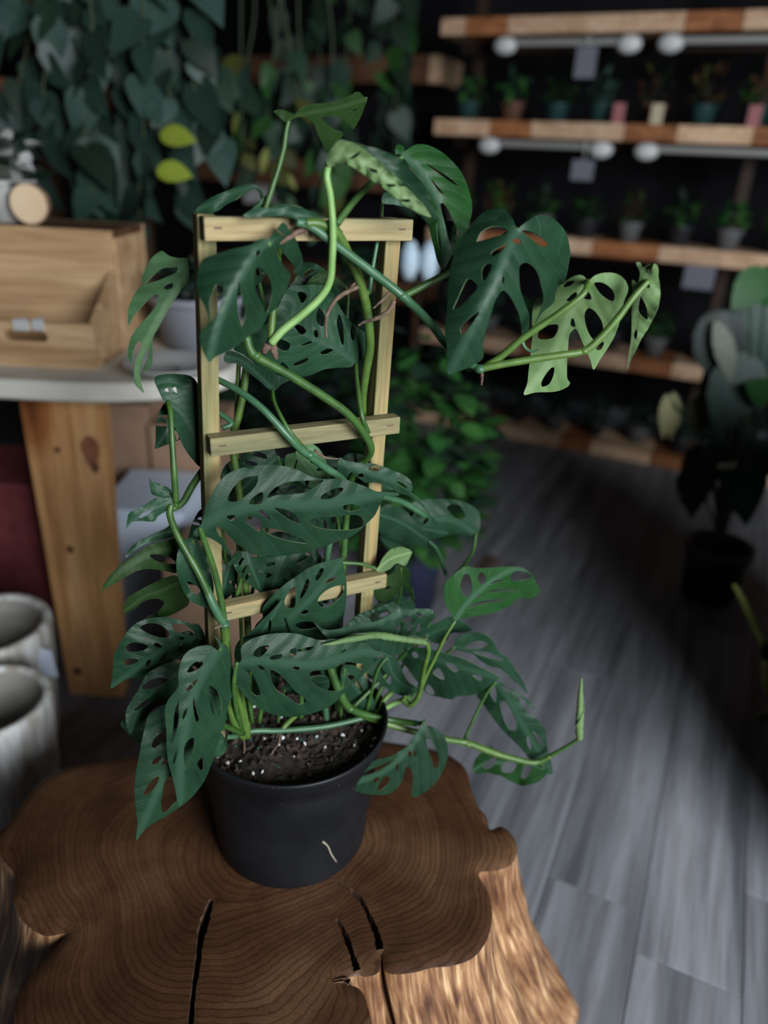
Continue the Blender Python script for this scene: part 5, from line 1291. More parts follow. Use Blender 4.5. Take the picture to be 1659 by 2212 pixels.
leaf('H', [(668, 228), (720, 270), (780, 286), (880, 270), (930, 230), (980, 180), (1060, 140), (1140, 120), (1260, 72), (1300, 100), (1400, 130), (1450, 122), (1540, 125), (1582, 152), (1580, 205), (1540, 240), (1522, 300), (1500, 345), (1450, 360), (1430, 402), (1380, 440), (1300, 470), (1230, 482), (1130, 440), (1060, 390), (900, 372), (790, 352), (730, 310), (690, 262)], [(1560, 145), (1400, 140), (1250, 180), (1100, 240), (900, 290), (672, 232)],
     [[(1090, 170), (1150, 140), (1220, 130), (1250, 160), (1200, 190), (1130, 220), (1100, 220)], [(1340, 190), (1400, 180), (1410, 212), (1350, 232)], [(1290, 240), (1325, 225), (1320, 300), (1290, 305)], [(1370, 270), (1408, 230), (1412, 270), (1390, 295)], [(1445, 155), (1480, 158), (1496, 185), (1465, 190)], [(1445, 260), (1470, 235), (1475, 290), (1450, 300)]],
     (-0.06, -0.075), 0.02, 0.006, 0.0, 'mature', quilt=0.0022, pet=[(760, 1530, -0.04), (850, 1440, -0.03), (925, 1350, -0.04)], pr=0.0024)
rolled('H', [(728, 398), (800, 386), (900, 362), (1000, 345), (1100, 328), (1200, 330), (1300, 346), (1400, 360), (1520, 376)], [0.0004, 0.002, 0.0034, 0.0042, 0.0044, 0.0044, 0.0042, 0.0044, 0.0046], (-0.10, -0.10), 'pale', pet=[(870, 1510, -0.06), (885, 1523, -0.07), (899, 1512, -0.075), (908, 1490, -0.08), (915, 1450, -0.09), (925, 1410, -0.095), (924, 1396, -0.10)], pm='lime', pr=0.0034)
leaf('I', [(880, 1030), (850, 980), (810, 910), (785, 830), (782, 750), (800, 700), (850, 650), (920, 590), (980, 560), (1050, 580), (1150, 580), (1250, 575), (1330, 570), (1440, 575), (1490, 600), (1540, 640), (1570, 700), (1602, 760), (1590, 800), (1550, 835), (1500, 840), (1420, 840), (1360, 890), (1290, 930), (1200, 960), (1100, 980), (1000, 1000), (930, 1012)],
     [(882, 1030), (950, 920), (1040, 820), (1150, 720), (1270, 640), (1380, 590), (1485, 598)],
     [[(925, 740), (935, 680), (960, 635), (990, 630), (1015, 680), (1028, 740), (1020, 790), (985, 830), (945, 800)], [(1075, 650), (1095, 620), (1120, 620), (1140, 660), (1135, 700), (1105, 720), (1080, 690)], [(985, 930), (1030, 890), (1100, 865), (1200, 848), (1310, 845), (1250, 865), (1150, 880), (1060, 900)], [(1140, 790), (1200, 765), (1300, 760), (1410, 760), (1400, 770), (1280, 778), (1180, 785)], [(1350, 660), (1380, 615), (1430, 605), (1500, 620), (1530, 660), (1470, 680), (1390, 690)], [(1180, 715), (1230, 685), (1310, 680), (1250, 700)], [(1060, 830), (1085, 810), (1110, 820), (1080, 830)]],
     (-0.06, 0.0), 0.03, 0.005, -0.01, 'green', pet=[(904, 1505, -0.076), (918, 1465, -0.076), (940, 1420, -0.074), (962, 1375, -0.07)], pm='lime', pr=0.0026)
leaf('J', [(380, 30), (450, 0), (560, 0), (700, 40), (800, 70), (900, 120), (980, 160), (1040, 195), (1000, 230), (930, 280), (860, 310), (760, 320), (720, 340), (650, 325), (590, 310), (545, 285), (510, 240), (470, 190), (430, 130), (380, 70)], [(395, 45), (600, 70), (800, 130), (1035, 195)],
     [[(690, 95), (740, 110), (770, 150), (740, 155), (700, 120)], [(860, 175), (920, 185), (925, 215), (890, 205)], [(600, 165), (640, 130), (675, 190), (668, 210)], [(460, 30), (490, 25), (505, 60), (480, 62)], [(550, 275), (572, 240), (610, 290), (598, 308)]], (-0.03, -0.04), 0.02, 0.008, -0.015, 'mature', pet=[(800, 1548, -0.02), (830, 1470, -0.02)], pr=0.0024)
leaf('J', [(250, 60), (340, 50), (372, 90), (400, 160), (440, 225), (500, 265), (480, 295), (410, 317), (330, 290), (250, 235), (190, 180), (150, 150), (200, 90)], [(300, 60), (330, 160), (400, 240), (490, 275)], [[(240, 110), (280, 150), (320, 190), (320, 240), (290, 220), (258, 170)]], (-0.04, -0.05), 0.01, 0.006, 0, 'mature', pet=[(790, 1545, -0.03), (815, 1450, -0.04)], pr=0.0022)
leaf('J', [(1020, 220), (1100, 260), (1180, 300), (1230, 345), (1278, 400), (1240, 400), (1290, 470), (1335, 522), (1350, 580), (1358, 660), (1380, 740), (1393, 836), (1330, 810), (1280, 770), (1230, 720), (1180, 660), (1120, 600), (1060, 540), (1010, 480), (960, 410), (920, 350), (890, 310), (950, 270)], [(1020, 222), (1100, 330), (1160, 450), (1250, 600), (1390, 830)],
     [[(980, 290), (1010, 250), (1022, 300), (1015, 360), (990, 320)], [(1045, 370), (1075, 350), (1110, 400), (1150, 480), (1155, 540), (1110, 540), (1070, 470)], [(1165, 320), (1200, 340), (1245, 400), (1270, 450), (1230, 430), (1190, 380)], [(1225, 580), (1240, 600), (1255, 670), (1235, 660), (1222, 620)], [(1260, 550), (1300, 580), (1335, 640), (1305, 630)], [(1060, 250), (1110, 270), (1120, 295), (1085, 290)]], (-0.03, -0.05), 0.0, 0.010, -0.01, 'mature', pet=[(1000, 1605, -0.06), (1020, 1560, -0.05), (1050, 1500, -0.035)], pr=0.0022)
leaf('I', [(870, 1260), (900, 1180), (980, 1140), (1080, 1130), (1160, 1160), (1210, 1210), (1250, 1290), (1320, 1340), (1370, 1400), (1388, 1440), (1440, 1510), (1490, 1610), (1497, 1655), (1440, 1590), (1380, 1540), (1310, 1480), (1200, 1430), (1100, 1370), (1030, 1310), (940, 1290)], [(880, 1250), (1100, 1300), (1300, 1410), (1490, 1640)], [[(970, 1260), (1010, 1220), (1080, 1200), (1150, 1215), (1150, 1250), (1080, 1272)], [(1200, 1430), (1260, 1435), (1340, 1495), (1370, 1550), (1290, 1500)], [(1040, 1300), (1100, 1290), (1200, 1310), (1300, 1370), (1180, 1350)]], (0.0, -0.01), 0.015, 0.008, 0, 'mature', pet=[(880, 1520, 0.0), (935, 1440, 0.0)], pr=0.0022)
leaf('I', [(640, 1080), (720, 1050), (820, 1000), (900, 1010), (980, 1060), (1030, 1110), (950, 1130), (850, 1135), (800, 1200), (720, 1225), (650, 1180)], [(650, 1150), (800, 1090), (1025, 1105)], [], (0.03, 0.03), 0.02, 0.006, 0, 'mature', pet=[(840, 1500, 0.03), (880, 1420, 0.03)], pr=0.0022)
# leaf in front of the pot
leaf('J', [(545, 470), (520, 510), (480, 580), (430, 640), (370, 690), (310, 720), (230, 740), (160, 780), (100, 840), (60, 880), (18, 910), (70, 940), (150, 965), (240, 973), (310, 965), (370, 920), (400, 870), (415, 800), (430, 785), (450, 800), (465, 850), (460, 920), (457, 978), (490, 985), (540, 960), (590, 920), (640, 860), (680, 780), (699, 710), (695, 640), (670, 580), (620, 535), (575, 515), (548, 518)],
     [(542, 490), (490, 600), (400, 710), (250, 830), (22, 908)],
     [[(555, 600), (580, 600), (615, 650), (638, 720), (635, 780), (610, 797), (590, 740), (565, 670)], [(433, 700), (445, 680), (456, 700), (445, 725)], [(470, 690), (482, 675), (489, 700), (478, 722)], [(350, 790), (362, 765), (371, 785), (362, 820)], [(205, 870), (230, 853), (241, 875), (215, 895)], [(230, 935), (260, 870), (295, 848), (309, 865), (300, 900), (265, 935), (240, 948)], [(120, 845), (170, 810), (250, 780), (340, 740), (300, 775), (200, 830)], [(390, 665), (440, 640), (475, 610), (430, 652)]],
     (-0.105, -0.165), 0.01, 0.006, -0.005, 'mature', pet=[(800, 1546, -0.06), (850, 1556, -0.075), (890, 1562, -0.09), (910, 1562, -0.10)], pm='green', pr=0.0032, quilt=0.0014)
leaf('J', [(990, 650), (930, 690), (880, 740), (865, 800), (890, 830), (960, 825), (1020, 840), (1060, 850), (1110, 880), (1180, 910), (1240, 907), (1310, 880), (1362, 820), (1330, 770), (1260, 750), (1150, 740), (1060, 720), (1020, 690)], [(1330, 790), (1200, 750), (1080, 760), (960, 760), (870, 810)], [[(930, 790), (960, 750), (1010, 720), (1020, 750), (980, 800)], [(1050, 800), (1080, 755), (1130, 757), (1155, 780), (1130, 820), (1080, 828)], [(1190, 820), (1215, 765), (1255, 775), (1250, 820), (1215, 865), (1190, 860)]], (-0.05, -0.03), 0.02, 0.006, 0, 'green', pet=[(1160, 1646, -0.07), (1172, 1652, -0.06)], pr=0.0022)
rolled('J', [(1586, 196), (1580, 300), (1577, 400), (1570, 500), (1575, 597)], [0.0004, 0.0034, 0.0048, 0.0056, 0.004], (-0.07, -0.07), 'pale', pet=[(1190, 1632, -0.07), (1222, 1614, -0.07)], pm='green', pr=0.0026)
# lower left cluster
leaf('G', [(930, 330), (880, 210), (800, 195), (700, 165), (600, 140), (500, 140), (400, 155), (300, 200), (220, 280), (160, 380), (115, 470), (105, 560), (95, 680), (82, 777), (160, 735), (240, 690), (330, 690), (420, 680), (520, 640), (620, 560), (720, 470), (800, 400), (840, 330)], [(930, 325), (750, 350), (560, 430), (350, 570), (85, 775)],
     [[(350, 240), (380, 205), (460, 190), (540, 215), (600, 270), (600, 320), (520, 320), (430, 290)], [(630, 215), (680, 195), (760, 215), (830, 270), (820, 300), (740, 290), (660, 260)], [(210, 420), (240, 380), (300, 365), (380, 380), (415, 405), (370, 440), (290, 455), (230, 445)], [(195, 550), (220, 520), (290, 510), (330, 525), (290, 555), (230, 572)], [(390, 580), (405, 535), (435, 515), (440, 545), (415, 590)], [(510, 550), (540, 490), (585, 455), (590, 490), (560, 540)], [(465, 385), (500, 368), (540, 400), (530, 418), (490, 410)], [(675, 440), (690, 400), (720, 385), (730, 420), (700, 455)], [(660, 320), (700, 308), (745, 330), (720, 348), (680, 340)]], (0.02, 0.02), 0.0, 0.007, -0.01, 'mature', pet=[(512, 1580, 0.0), (496, 1520, 0.024), (472, 1450, 0.030), (455, 1400, 0.028)], pr=0.0024)
leaf('G', [(690, 560), (600, 550), (500, 590), (420, 640), (380, 690), (330, 790), (270, 880), (220, 980), (215, 1080), (235, 1160), (260, 1192), (310, 1120), (370, 1090), (430, 1000), (470, 960), (590, 910), (660, 840), (700, 720)], [(690, 640), (560, 720), (420, 850), (320, 1000), (255, 1185)], [[(360, 780), (400, 730), (480, 690), (570, 690), (595, 710), (540, 750), (440, 785)], [(290, 980), (340, 930), (400, 880), (438, 875), (430, 910), (350, 960)], [(490, 785), (530, 765), (536, 775), (500, 788)], [(625, 680), (680, 675), (675, 690)]], (-0.01, -0.03), 0.0, 0.008, 0, 'mature', pet=[(520, 1580, -0.04), (485, 1545, -0.04), (450, 1510, -0.034)], pr=0.0024)
leaf('G', [(168, 1102), (210, 1065), (262, 1150), (310, 1110), (390, 1080), (410, 1160), (360, 1272), (290, 1240), (220, 1170)], [(395, 1130), (290, 1150), (175, 1100)], [[(360, 1190), (372, 1185), (368, 1205)]], (0.0, 0.0), 0.01, 0.006, 0, 'mature', pet=[(440, 1580, 0.0)], pr=0.002)
leaf('G', [(590, 920), (500, 970), (420, 1030), (390, 1130), (360, 1250), (340, 1370), (310, 1530), (295, 1680), (305, 1850), (320, 1990), (308, 2142), (350, 2100), (400, 2040), (490, 1980), (570, 1940), (640, 1890), (730, 1830), (800, 1770), (870, 1690), (930, 1600), (980, 1480), (1020, 1370), (1050, 1250), (1065, 1180), (1000, 1150), (900, 1100), (800, 1000), (700, 940)], [(720, 960), (640, 1300), (560, 1560), (460, 1800), (310, 2140)],
     [[(450, 1290), (480, 1230), (540, 1170), (575, 1140), (580, 1200), (530, 1270), (470, 1318)], [(450, 1460), (470, 1420), (510, 1390), (538, 1390), (530, 1420), (490, 1460)], [(545, 1465), (560, 1430), (590, 1420), (590, 1460)], [(375, 1740), (400, 1680), (450, 1610), (500, 1575), (515, 1590), (490, 1650), (430, 1720), (390, 1745)], [(540, 1880), (535, 1800), (550, 1700), (560, 1640), (600, 1580), (640, 1590), (660, 1680), (680, 1780), (640, 1830), (590, 1890), (565, 1900)], [(860, 1460), (900, 1400), (915, 1450), (912, 1515), (890, 1515)]], (-0.07, -0.10), 0.0, 0.008, -0.01, 'mature', pet=[(525, 1585, -0.05), (470, 1560, -0.08), (425, 1535, -0.08)], pr=0.003)
leaf('G', [(1050, 440), (980, 395), (900, 395), (820, 420), (750, 470), (705, 560), (690, 650), (690, 760), (640, 830), (590, 900), (570, 1000), (580, 1150), (585, 1300), (600, 1450), (630, 1560), (660, 1690), (690, 1830), (720, 1825), (760, 1730), (783, 1650), (770, 1590), (745, 1545), (780, 1490), (850, 1440), (920, 1380), (970, 1250), (1010, 1200), (1080, 1160), (1115, 1080), (1130, 960), (1160, 880), (1190, 790), (1185, 700), (1175, 580), (1150, 460), (1130, 400), (1085, 372), (1020, 308), (1055, 390)], [(1055, 430), (930, 620), (840, 800), (770, 1050), (725, 1350), (705, 1600), (705, 1830)],
     [[(770, 630), (790, 590), (840, 545), (900, 540), (905, 570), (860, 610), (800, 635)], [(760, 800), (800, 740), (860, 695), (855, 720), (800, 790)], [(640, 1180), (655, 1000), (690, 900), (695, 940), (690, 1080), (650, 1240), (615, 1270)], [(730, 1060), (735, 1000), (770, 950), (760, 1010)], [(820, 940), (830, 870), (860, 1000), (875, 1060), (850, 1080)], [(960, 760), (1020, 780), (1060, 840), (1085, 930), (1070, 1010), (1030, 1020), (990, 990), (970, 880)], [(740, 1330), (760, 1270), (800, 1230), (830, 1235), (830, 1320), (800, 1400), (760, 1480), (740, 1440)], [(640, 1470), (650, 1380), (680, 1320), (680, 1370), (660, 1440)]], (-0.08, -0.125), 0.0, 0.008, -0.01, 'mature', pet=[(495, 1450, -0.045), (486, 1405, -0.07)], pr=0.0026)
leaf('G', [(930, 700), (1020, 720), (1090, 820), (1110, 950), (1090, 1060), (1020, 1090), (950, 1040), (920, 900)], [(940, 710), (1000, 900), (1050, 1070)], [], (-0.05, -0.05), 0, 0.004, 0, 'mature', pet=[(470, 1480, -0.04)], pr=0.002)
leaf('G', [(980, 1190), (1060, 1170), (1110, 1230), (1125, 1310), (1090, 1380), (1020, 1400), (980, 1340)], [(1010, 1190), (1070, 1390)], [], (-0.06, -0.065), 0, 0.004, 0, 'mature', pet=[(490, 1570, -0.05)], pr=0.002)
# left middle leaves
leaf('E', [(730, 740), (640, 750), (560, 770), (470, 800), (400, 850), (330, 900), (240, 960), (170, 1030), (110, 1110), (85, 1160), (73, 1212), (110, 1165), (180, 1130), (240, 1090), (330, 1040), (390, 1010), (470, 995), (560, 1000), (640, 1015), (730, 1025), (750, 900)], [(735, 850), (600, 830), (420, 900), (240, 1020), (75, 1210)], [[(490, 880), (540, 868), (620, 880), (690, 910), (722, 950), (650, 950), (560, 930)], [(225, 1055), (240, 1045), (240, 1062)]], (0.02, 0.0), 0.02, 0.008, -0.01, 'olive', pet=[(430, 1240, -0.01), (405, 1210, 0.01)], pr=0.0024)
leaf('E', [(280, 905), (340, 800), (430, 740), (530, 690), (640, 640), (690, 600), (710, 700), (600, 740), (500, 772), (420, 802)], [(700, 660), (520, 720), (290, 900)], [], (0.03, 0.01), 0.02, 0.005, 0, 'mature', pet=[(395, 1170, 0.0)], pr=0.002)
leaf('E', [(680, 385), (600, 380), (530, 390), (470, 430), (400, 470), (320, 510), (300, 570), (290, 652), (340, 590), (430, 580), (530, 585), (560, 540), (620, 500), (680, 455), (710, 420)], [(695, 400), (560, 450), (420, 520), (292, 640)], [[(400, 545), (450, 500), (520, 475), (525, 490), (470, 530), (415, 558)]], (0.0, 0.0), 0.01, 0.006, 0, 'mature', pet=[(383, 1095, 0.0)], pr=0.002)
leaf('E', [(490, 205), (520, 240), (600, 270), (670, 310), (682, 360), (640, 380), (560, 370), (510, 340), (498, 280)], [(675, 350), (580, 320), (495, 215)], [], (0.005, 0.01), 0.02, 0.004, 0, 'mature', pet=[(378, 1080, 0.0)], pr=0.002)
leaf('E', [(800, 740), (900, 740), (960, 850), (1000, 950), (1040, 1100), (1040, 1200), (1010, 1322), (900, 1300), (820, 1240), (770, 1150), (730, 1040), (723, 920), (745, 820)], [(860, 745), (855, 900), (900, 1050), (960, 1180), (1005, 1315)], [[(810, 1100), (870, 1120), (930, 1180), (900, 1217), (850, 1180)]], (-0.026, -0.032), 0.0, 0.006, 0, 'mature', pet=[(440, 1220, -0.02)], pr=0.002)
leaf('E', [(720, 1050), (770, 1150), (838, 1280), (760, 1350), (650, 1400), (520, 1412), (430, 1432), (560, 1370), (620, 1290), (560, 1250), (450, 1270), (350, 1350), (270, 1370), (300, 1250), (420, 1170), (560, 1100)], [(740, 1110), (600, 1180), (450, 1230), (280, 1360)], [], (0.05, 0.07), 0.0, 0.006, 0, 'olive', pet=[(430, 1260, 0.04)], pr=0.002)
leaf('N', [(335, 815), (380, 808), (420, 818), (434, 860), (438, 930), (442, 1010), (410, 985), (385, 940), (362, 885), (345, 850)], [(362, 868), (400, 900), (440, 990)], [[(355, 842), (362, 838), (364, 848)], [(372, 840), (380, 836), (382, 850)]], (0.03, 0.03), 0.0, 0.006, 0, 'mature', pet=[(380, 1085, 0.0), (376, 1020, 0.0), (371, 940, 0.01), (368, 890, 0.02)], pm='green', pr=0.0032)
leaf('N', [(1030, 1158), (1036, 1110), (1010, 1088), (970, 1078), (900, 1082), (850, 1115), (820, 1155), (850, 1185), (930, 1165), (990, 1152)], [(1028, 1152), (960, 1120), (840, 1150)], [[(965, 1095), (990, 1090), (1005, 1115), (985, 1120)]], (0.12, 0.10), 0.0, 0.006, 0, 'mature', pet=[(985, 1240, 0.02), (1002, 1222, 0.06), (1022, 1190, 0.10)], pm='green', pr=0.0026)
leaf('N', [(835, 1090), (870, 1100), (900, 1130), (930, 1170), (905, 1180), (860, 1170), (820, 1150), (815, 1110)], [(925, 1168), (870, 1130), (822, 1112)], [], (0.09, 0.07), 0, 0.006, 0, 'mature', pet=[(965, 1245, 0.05), (945, 1190, 0.08)], pm='teal', pr=0.0026)
leaf('I', [(208, 600), (230, 560), (260, 500), (320, 430), (400, 400), (460, 410), (512, 440), (490, 500), (450, 560), (380, 540), (320, 590), (250, 617)], [(215, 595), (330, 500), (500, 445)], [], (-0.040, -0.012), 0.01, -0.003, 0, 'pale', pet=[(735, 1215, -0.016), (780, 1218, -0.026), (806, 1226, -0.036)], pm='green', pr=0.0024, quilt=0.003)
leaf('I', [(380, 560), (470, 580), (500, 640), (490, 700), (520, 800), (542, 882), (500, 830), (470, 760), (440, 720), (400, 780), (340, 840), (270, 880), (220, 850), (180, 800), (230, 720), (300, 650), (360, 610)], [(420, 575), (380, 680), (300, 780), (240, 850)], [[(280, 745), (320, 735), (340, 750), (300, 765)]], (0.02, 0.03), 0, 0.006, 0, 'olive', pet=[(790, 1400, 0.03), (860, 1300, 0.03)], pr=0.002)
leaf('H', [(880, 570), (960, 555), (1030, 600), (1080, 700), (1110, 790), (1132, 892), (1050, 900), (960, 880), (900, 800), (870, 700)], [(900, 580), (980, 720), (1120, 885)], [[(920, 640), (960, 630), (1010, 690), (1040, 760), (980, 700)]], (-0.02, -0.03), 0, 0.006, 0, 'mature', pet=[(735, 1560, -0.02), (740, 1480, -0.02)], pr=0.002)
leaf('H', [(420, 720), (520, 680), (640, 640), (760, 640), (780, 720), (700, 770), (560, 775), (450, 760)], [(440, 740), (600, 700), (770, 670)], [], (-0.04, -0.04), 0.01, 0.006, 0, 'mature', pet=[(600, 1560, -0.03)], pr=0.002)
# leaves inside the trellis, behind the front ones
def inner(px, py, ang, ln, wd, off, m, seed):
    r = random.Random(seed); ca, sa = math.cos(ang), math.sin(ang)
    def tr_(u, v): return (px + (ca * u - sa * v) * ln, py + (sa * u + ca * v) * ln)
    k = wd
    out = [tr_(u, v * k) for u, v in ((0, 0.02), (-0.06, 0.25), (0.05, 0.44), (0.25, 0.5), (0.48, 0.42), (0.7, 0.27), (0.88, 0.1), (1.0, 0), (0.88, -0.11), (0.7, -0.28), (0.48, -0.44), (0.25, -0.5), (0.05, -0.43), (-0.06, -0.25))]
    hs = []
    for i, u in enumerate((0.14, 0.32, 0.5)):
        for s in (1, -1):
            if r.random() < 0.85:
                a = s * k; w0 = r.uniform(0.045, 0.07)
                hs.append([tr_(u, a * 0.10), tr_(u + w0, a * 0.2), tr_(u + 0.12, a * 0.33), tr_(u + 0.05, a * 0.34), tr_(u - 0.02, a * 0.2)])
    leaf('N', out, [tr_(0, 0), tr_(0.35, 0.01), tr_(0.7, 0), tr_(1, 0)], hs, (off, off + r.uniform(-0.02, 0.01)), r.uniform(-0.02, 0.02), 0.008, -0.008, m, 11.0, pet=[(px - ca * 30 + r.uniform(-15, 15), py + 110, off + 0.01), (px - ca * 15, py + 45, off + 0.005)], pr=0.0022)
for i, a in enumerate(((600, 985, 2.4, 150, 0.75, 0.04, 'mature'), (640, 975, 0.9, 120, 0.7, 0.03, 'under'), (690, 1000, 1.2, 130, 0.7, 0.045, 'mature'), (540, 1010, 2.0, 130, 0.8, 0.05, 'mature'), (740, 1010, 0.4, 120, 0.7, 0.05, 'mature'), (570, 1190, 0.5, 150, 0.8, 0.03, 'mature'), (620, 1180, 1.9, 140, 0.75, 0.02, 'mature'), (690, 1200, 2.6, 130, 0.75, 0.03, 'mature'),
                       (700, 1330, 2.7, 150, 0.8, 0.03, 'mature'), (620, 1340, 0.6, 140, 0.8, 0.02, 'mature'), (560, 1380, 1.5, 140, 0.8, 0.0, 'mature'), (760, 1370, 1.0, 130, 0.75, 0.04, 'mature'), (800, 1330, 0.7, 120, 0.75, 0.04, 'mature'), (500, 1200, 1.8, 110, 0.7, 0.034, 'mature'), (530, 1190, 1.2, 100, 0.7, -0.01, 'mature'), (830, 1250, 0.9, 110, 0.75, 0.06, 'mature'), (600, 1060, 0.6, 120, 0.75, 0.035, 'mature'), (720, 1090, 2.4, 120, 0.75, 0.04, 'mature'), (550, 560, 2.2, 100, 0.8, 0.05, 'mature'), (640, 600, 0.4, 110, 0.8, 0.05, 'mature'), (400, 880, 2.2, 110, 0.75, 0.05, 'mature'), (860, 1130, 0.2, 110, 0.75, 0.10, 'mature'), (470, 1110, 2.4, 90, 0.7, 0.02, 'mature'), (430, 1380, 2.0, 120, 0.8, 0.03, 'mature'))):
    inner(*a, 100 + i)

# stems
vine([(640, 480, -0.044), (673, 490, -0.044), (730, 532, -0.047), (790, 577, -0.05), (870, 640, -0.055), (930, 698, -0.07), (965, 747, -0.085), (1000, 778, -0.097), (1036, 797, -0.105)], [0.0036, 0.0042, 0.0042, 0.0046, 0.0042, 0.0036, 0.0034], 'teal', nodes=[(870, 640, -0.055), (1036, 797, -0.105)])
vine([(1036, 797, -0.105), (1090, 786, -0.105), (1150, 776, -0.104), (1211, 767, -0.104), (1262, 758, -0.102), (1296, 730, -0.10), (1332, 690, -0.097), (1368, 642, -0.093), (1401, 606, -0.088)], [0.0036, 0.0038, 0.0036, 0.0036, 0.003], 'lime', nodes=[(1262, 758, -0.102)])
vine([(532, 727, -0.05), (540, 755, -0.052), (556, 772, -0.053), (600, 796, -0.054), (650, 825, -0.055), (700, 857, -0.055), (750, 893, -0.055), (785, 935, -0.05), (801, 968, -0.042), (792, 990, -0.028), (772, 1010, -0.014), (754, 1060, 0.004), (742, 1200, 0.006), (732, 1400, 0.004), (728, 1560, 0.0)], [0.0042, 0.0044, 0.0044, 0.0044, 0.004], 'green', nodes=[(553, 768, -0.053)])
vine([(455, 815, 0.02), (470, 820, 0.015), (520, 847, -0.01), (570, 886, -0.03), (620, 940, -0.045), (650, 970, -0.045), (700, 1008, -0.04), (735, 1032, -0.03), (760, 1060, 0.0)], [0.003, 0.0036, 0.004, 0.0044, 0.0044], 'teal', nodes=[(668, 982, -0.044)])
vine([(660, 482, -0.044), (692, 484, -0.045), (730, 507, -0.044), (755, 555, -0.034), (775, 602, -0.024), (790, 655, -0.018), (797, 705, -0.015), (799, 752, -0.01), (790, 808, 0.0), (784, 870, 0.01), (790, 960, 0.02)], [0.0046, 0.0046, 0.005, 0.005, 0.004], 'lime', nodes=[(786, 632, -0.018)])
vine([(815, 522, -0.01), (803, 590, -0.012), (798, 628, -0.016), (787, 634, -0.018)], [0.002, 0.0026, 0.0034], 'teal')
vine([(533, 780, 0.03), (527, 840, 0.03), (515, 900, 0.03), (503, 960, 0.03), (520, 1100, 0.02), (535, 1350, 0.01), (540, 1560, 0.0)], [0.004, 0.0042, 0.0044], 'lime')
vine([(516, 780, 0.04), (513, 850, 0.04), (510, 960, 0.035), (515, 1200, 0.02), (530, 1570, 0.0)], 0.0024, 'lime')
vine([(602, 560, 0.0), (604, 520, 0.01), (608, 470, 0.015)], 0.003, 'lime')
vine([(480, 925, 0.02), (500, 915, 0.02), (478, 895, 0.03), (470, 890, 0.035)], 0.003, 'teal')
vine([(370, 1090, 0.0), (367, 1112, -0.005), (385, 1160, -0.02), (430, 1240, -0.04), (462, 1310, -0.05), (484, 1350, -0.052)], [0.0036, 0.0036, 0.004, 0.0046], 'green')
vine([(445, 1270, -0.044), (462, 1310, -0.051), (484, 1348, -0.053)], [0.0044, 0.0048, 0.005], 'teal', nodes=[(484, 1348, -0.052)])
vine([(446, 1005, 0.03), (415, 1050, 0.015), (395, 1085, 0.005), (372, 1100, 0.0)], [0.004, 0.0038, 0.003], 'green')
vine([(484, 1345, -0.05), (489, 1400, -0.045), (495, 1460, -0.045), (497, 1520, -0.05), (508, 1565, -0.05), (527, 1592, -0.045)], [0.0052, 0.005, 0.0048, 0.005, 0.0048], 'lime', nodes=[(496, 1510, -0.05)])
vine([(520, 1470, -0.04), (530, 1530, -0.04), (534, 1592, -0.042)], [0.004, 0.0046, 0.0046], 'lime')
vine([(508, 1480, -0.045), (520, 1530, -0.045), (531, 1590, -0.043)], [0.003, 0.0034, 0.0036], 'lime')
vine([(490, 1592, -0.05), (510, 1590, -0.045), (530, 1582, -0.03), (560, 1578, -0.03), (610, 1578, -0.035), (690, 1571, -0.04), (740, 1562, -0.045), (785, 1551, -0.05)], [0.003, 0.0036, 0.0038, 0.0036], 'teal')
vine([(640, 1545, -0.02), (618, 1565, -0.03), (606, 1582, -0.036)], [0.003, 0.0034, 0.003], 'lime')
vine([(700, 1380, -0.02), (708, 1412, -0.03), (717, 1452, -0.04), (736, 1500, -0.05), (756, 1530, -0.055), (800, 1547, -0.06), (850, 1556, -0.072), (900, 1563, -0.09)], [0.0046, 0.0052, 0.0054, 0.005, 0.0042, 0.004], 'green', nodes=[(756, 1530, -0.055)])
vine([(760, 1534, -0.052), (810, 1555, -0.06), (885, 1578, -0.08), (965, 1597, -0.085), (1010, 1605, -0.085), (1066, 1626, -0.08), (1115, 1640, -0.077), (1157, 1647, -0.073), (1190, 1633, -0.07)], [0.0044, 0.0044, 0.0042, 0.0046, 0.004, 0.003], 'lime', nodes=[(1010, 1605, -0.085)])
vine([(745, 1560, -0.02), (800, 1545, -0.03), (818, 1536, -0.035), (830, 1512, -0.035), (850, 1494, -0.03), (880, 1478, -0.02)], [0.003, 0.0038, 0.0038, 0.003], 'lime')
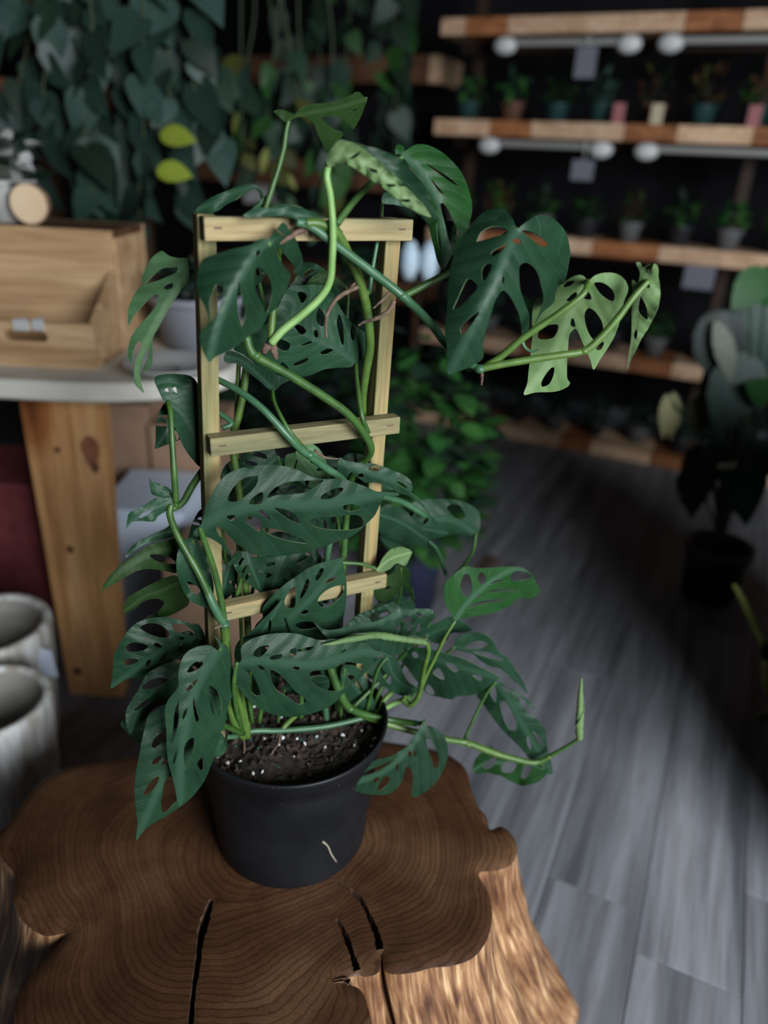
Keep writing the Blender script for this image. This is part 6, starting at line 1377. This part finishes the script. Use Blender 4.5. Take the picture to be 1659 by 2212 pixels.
vine([(819, 1538, -0.035), (850, 1520, -0.04), (880, 1508, -0.05), (872, 1508, -0.058)], [0.0034, 0.0036, 0.0036], 'pale')
vine([(700, 1220, 0.02), (693, 1290, 0.0), (692, 1370, -0.01), (700, 1480, -0.02), (705, 1560, -0.02)], [0.003, 0.0036, 0.004], 'teal')
vine([(660, 1200, 0.03), (655, 1320, 0.02), (650, 1560, 0.0)], 0.0034, 'green')
vine([(712, 1170, 0.01), (706, 1210, 0.01), (704, 1300, 0.01)], 0.0042, 'teal')
vine([(815, 1070, 0.05), (870, 1085, 0.07), (920, 1115, 0.09)], [0.0036, 0.0044, 0.0044], 'teal')
# aerial roots
root([(675, 490, -0.037), (650, 498, -0.04), (622, 515, -0.045), (603, 527, -0.05)], 0.0028)
root([(668, 492, -0.037), (662, 500, -0.038), (658, 508, -0.038)], 0.0018)
root([(676, 494, -0.037), (678, 508, -0.036), (678, 516, -0.036)], 0.0015)
root([(777, 618, -0.02), (755, 628, -0.03), (728, 645, -0.035), (708, 675, -0.035), (704, 700, -0.033), (705, 730, -0.03)], 0.0024)
root([(776, 598, -0.02), (768, 610, -0.022), (756, 622, -0.024)], 0.0018)
root([(852, 650, -0.052), (838, 672, -0.05), (812, 688, -0.045), (788, 695, -0.035), (774, 703, -0.03)], 0.0024)
root([(841, 632, -0.05), (826, 648, -0.048), (806, 666, -0.045)], 0.0016)
root([(1040, 800, -0.105), (1041, 815, -0.104), (1040, 832, -0.103)], 0.0018)
root([(680, 973, -0.045), (702, 988, -0.045), (730, 991, -0.044)], 0.0016)
root([(606, 1582, -0.036), (602, 1605, -0.05), (590, 1622, -0.06), (584, 1638, -0.065)], 0.0016)
root([(526, 1592, -0.045), (528, 1610, -0.055), (527, 1628, -0.06)], 0.0014)
root([(584, 742, -0.03), (574, 752, -0.03), (570, 764, -0.032)], 0.0045)
root([(588, 742, -0.03), (592, 758, -0.03), (597, 776, -0.032)], 0.0042)
root([(480, 1350, -0.055), (470, 1354, -0.06), (463, 1357, -0.062)], 0.002)
bpy.context.view_layer.update()
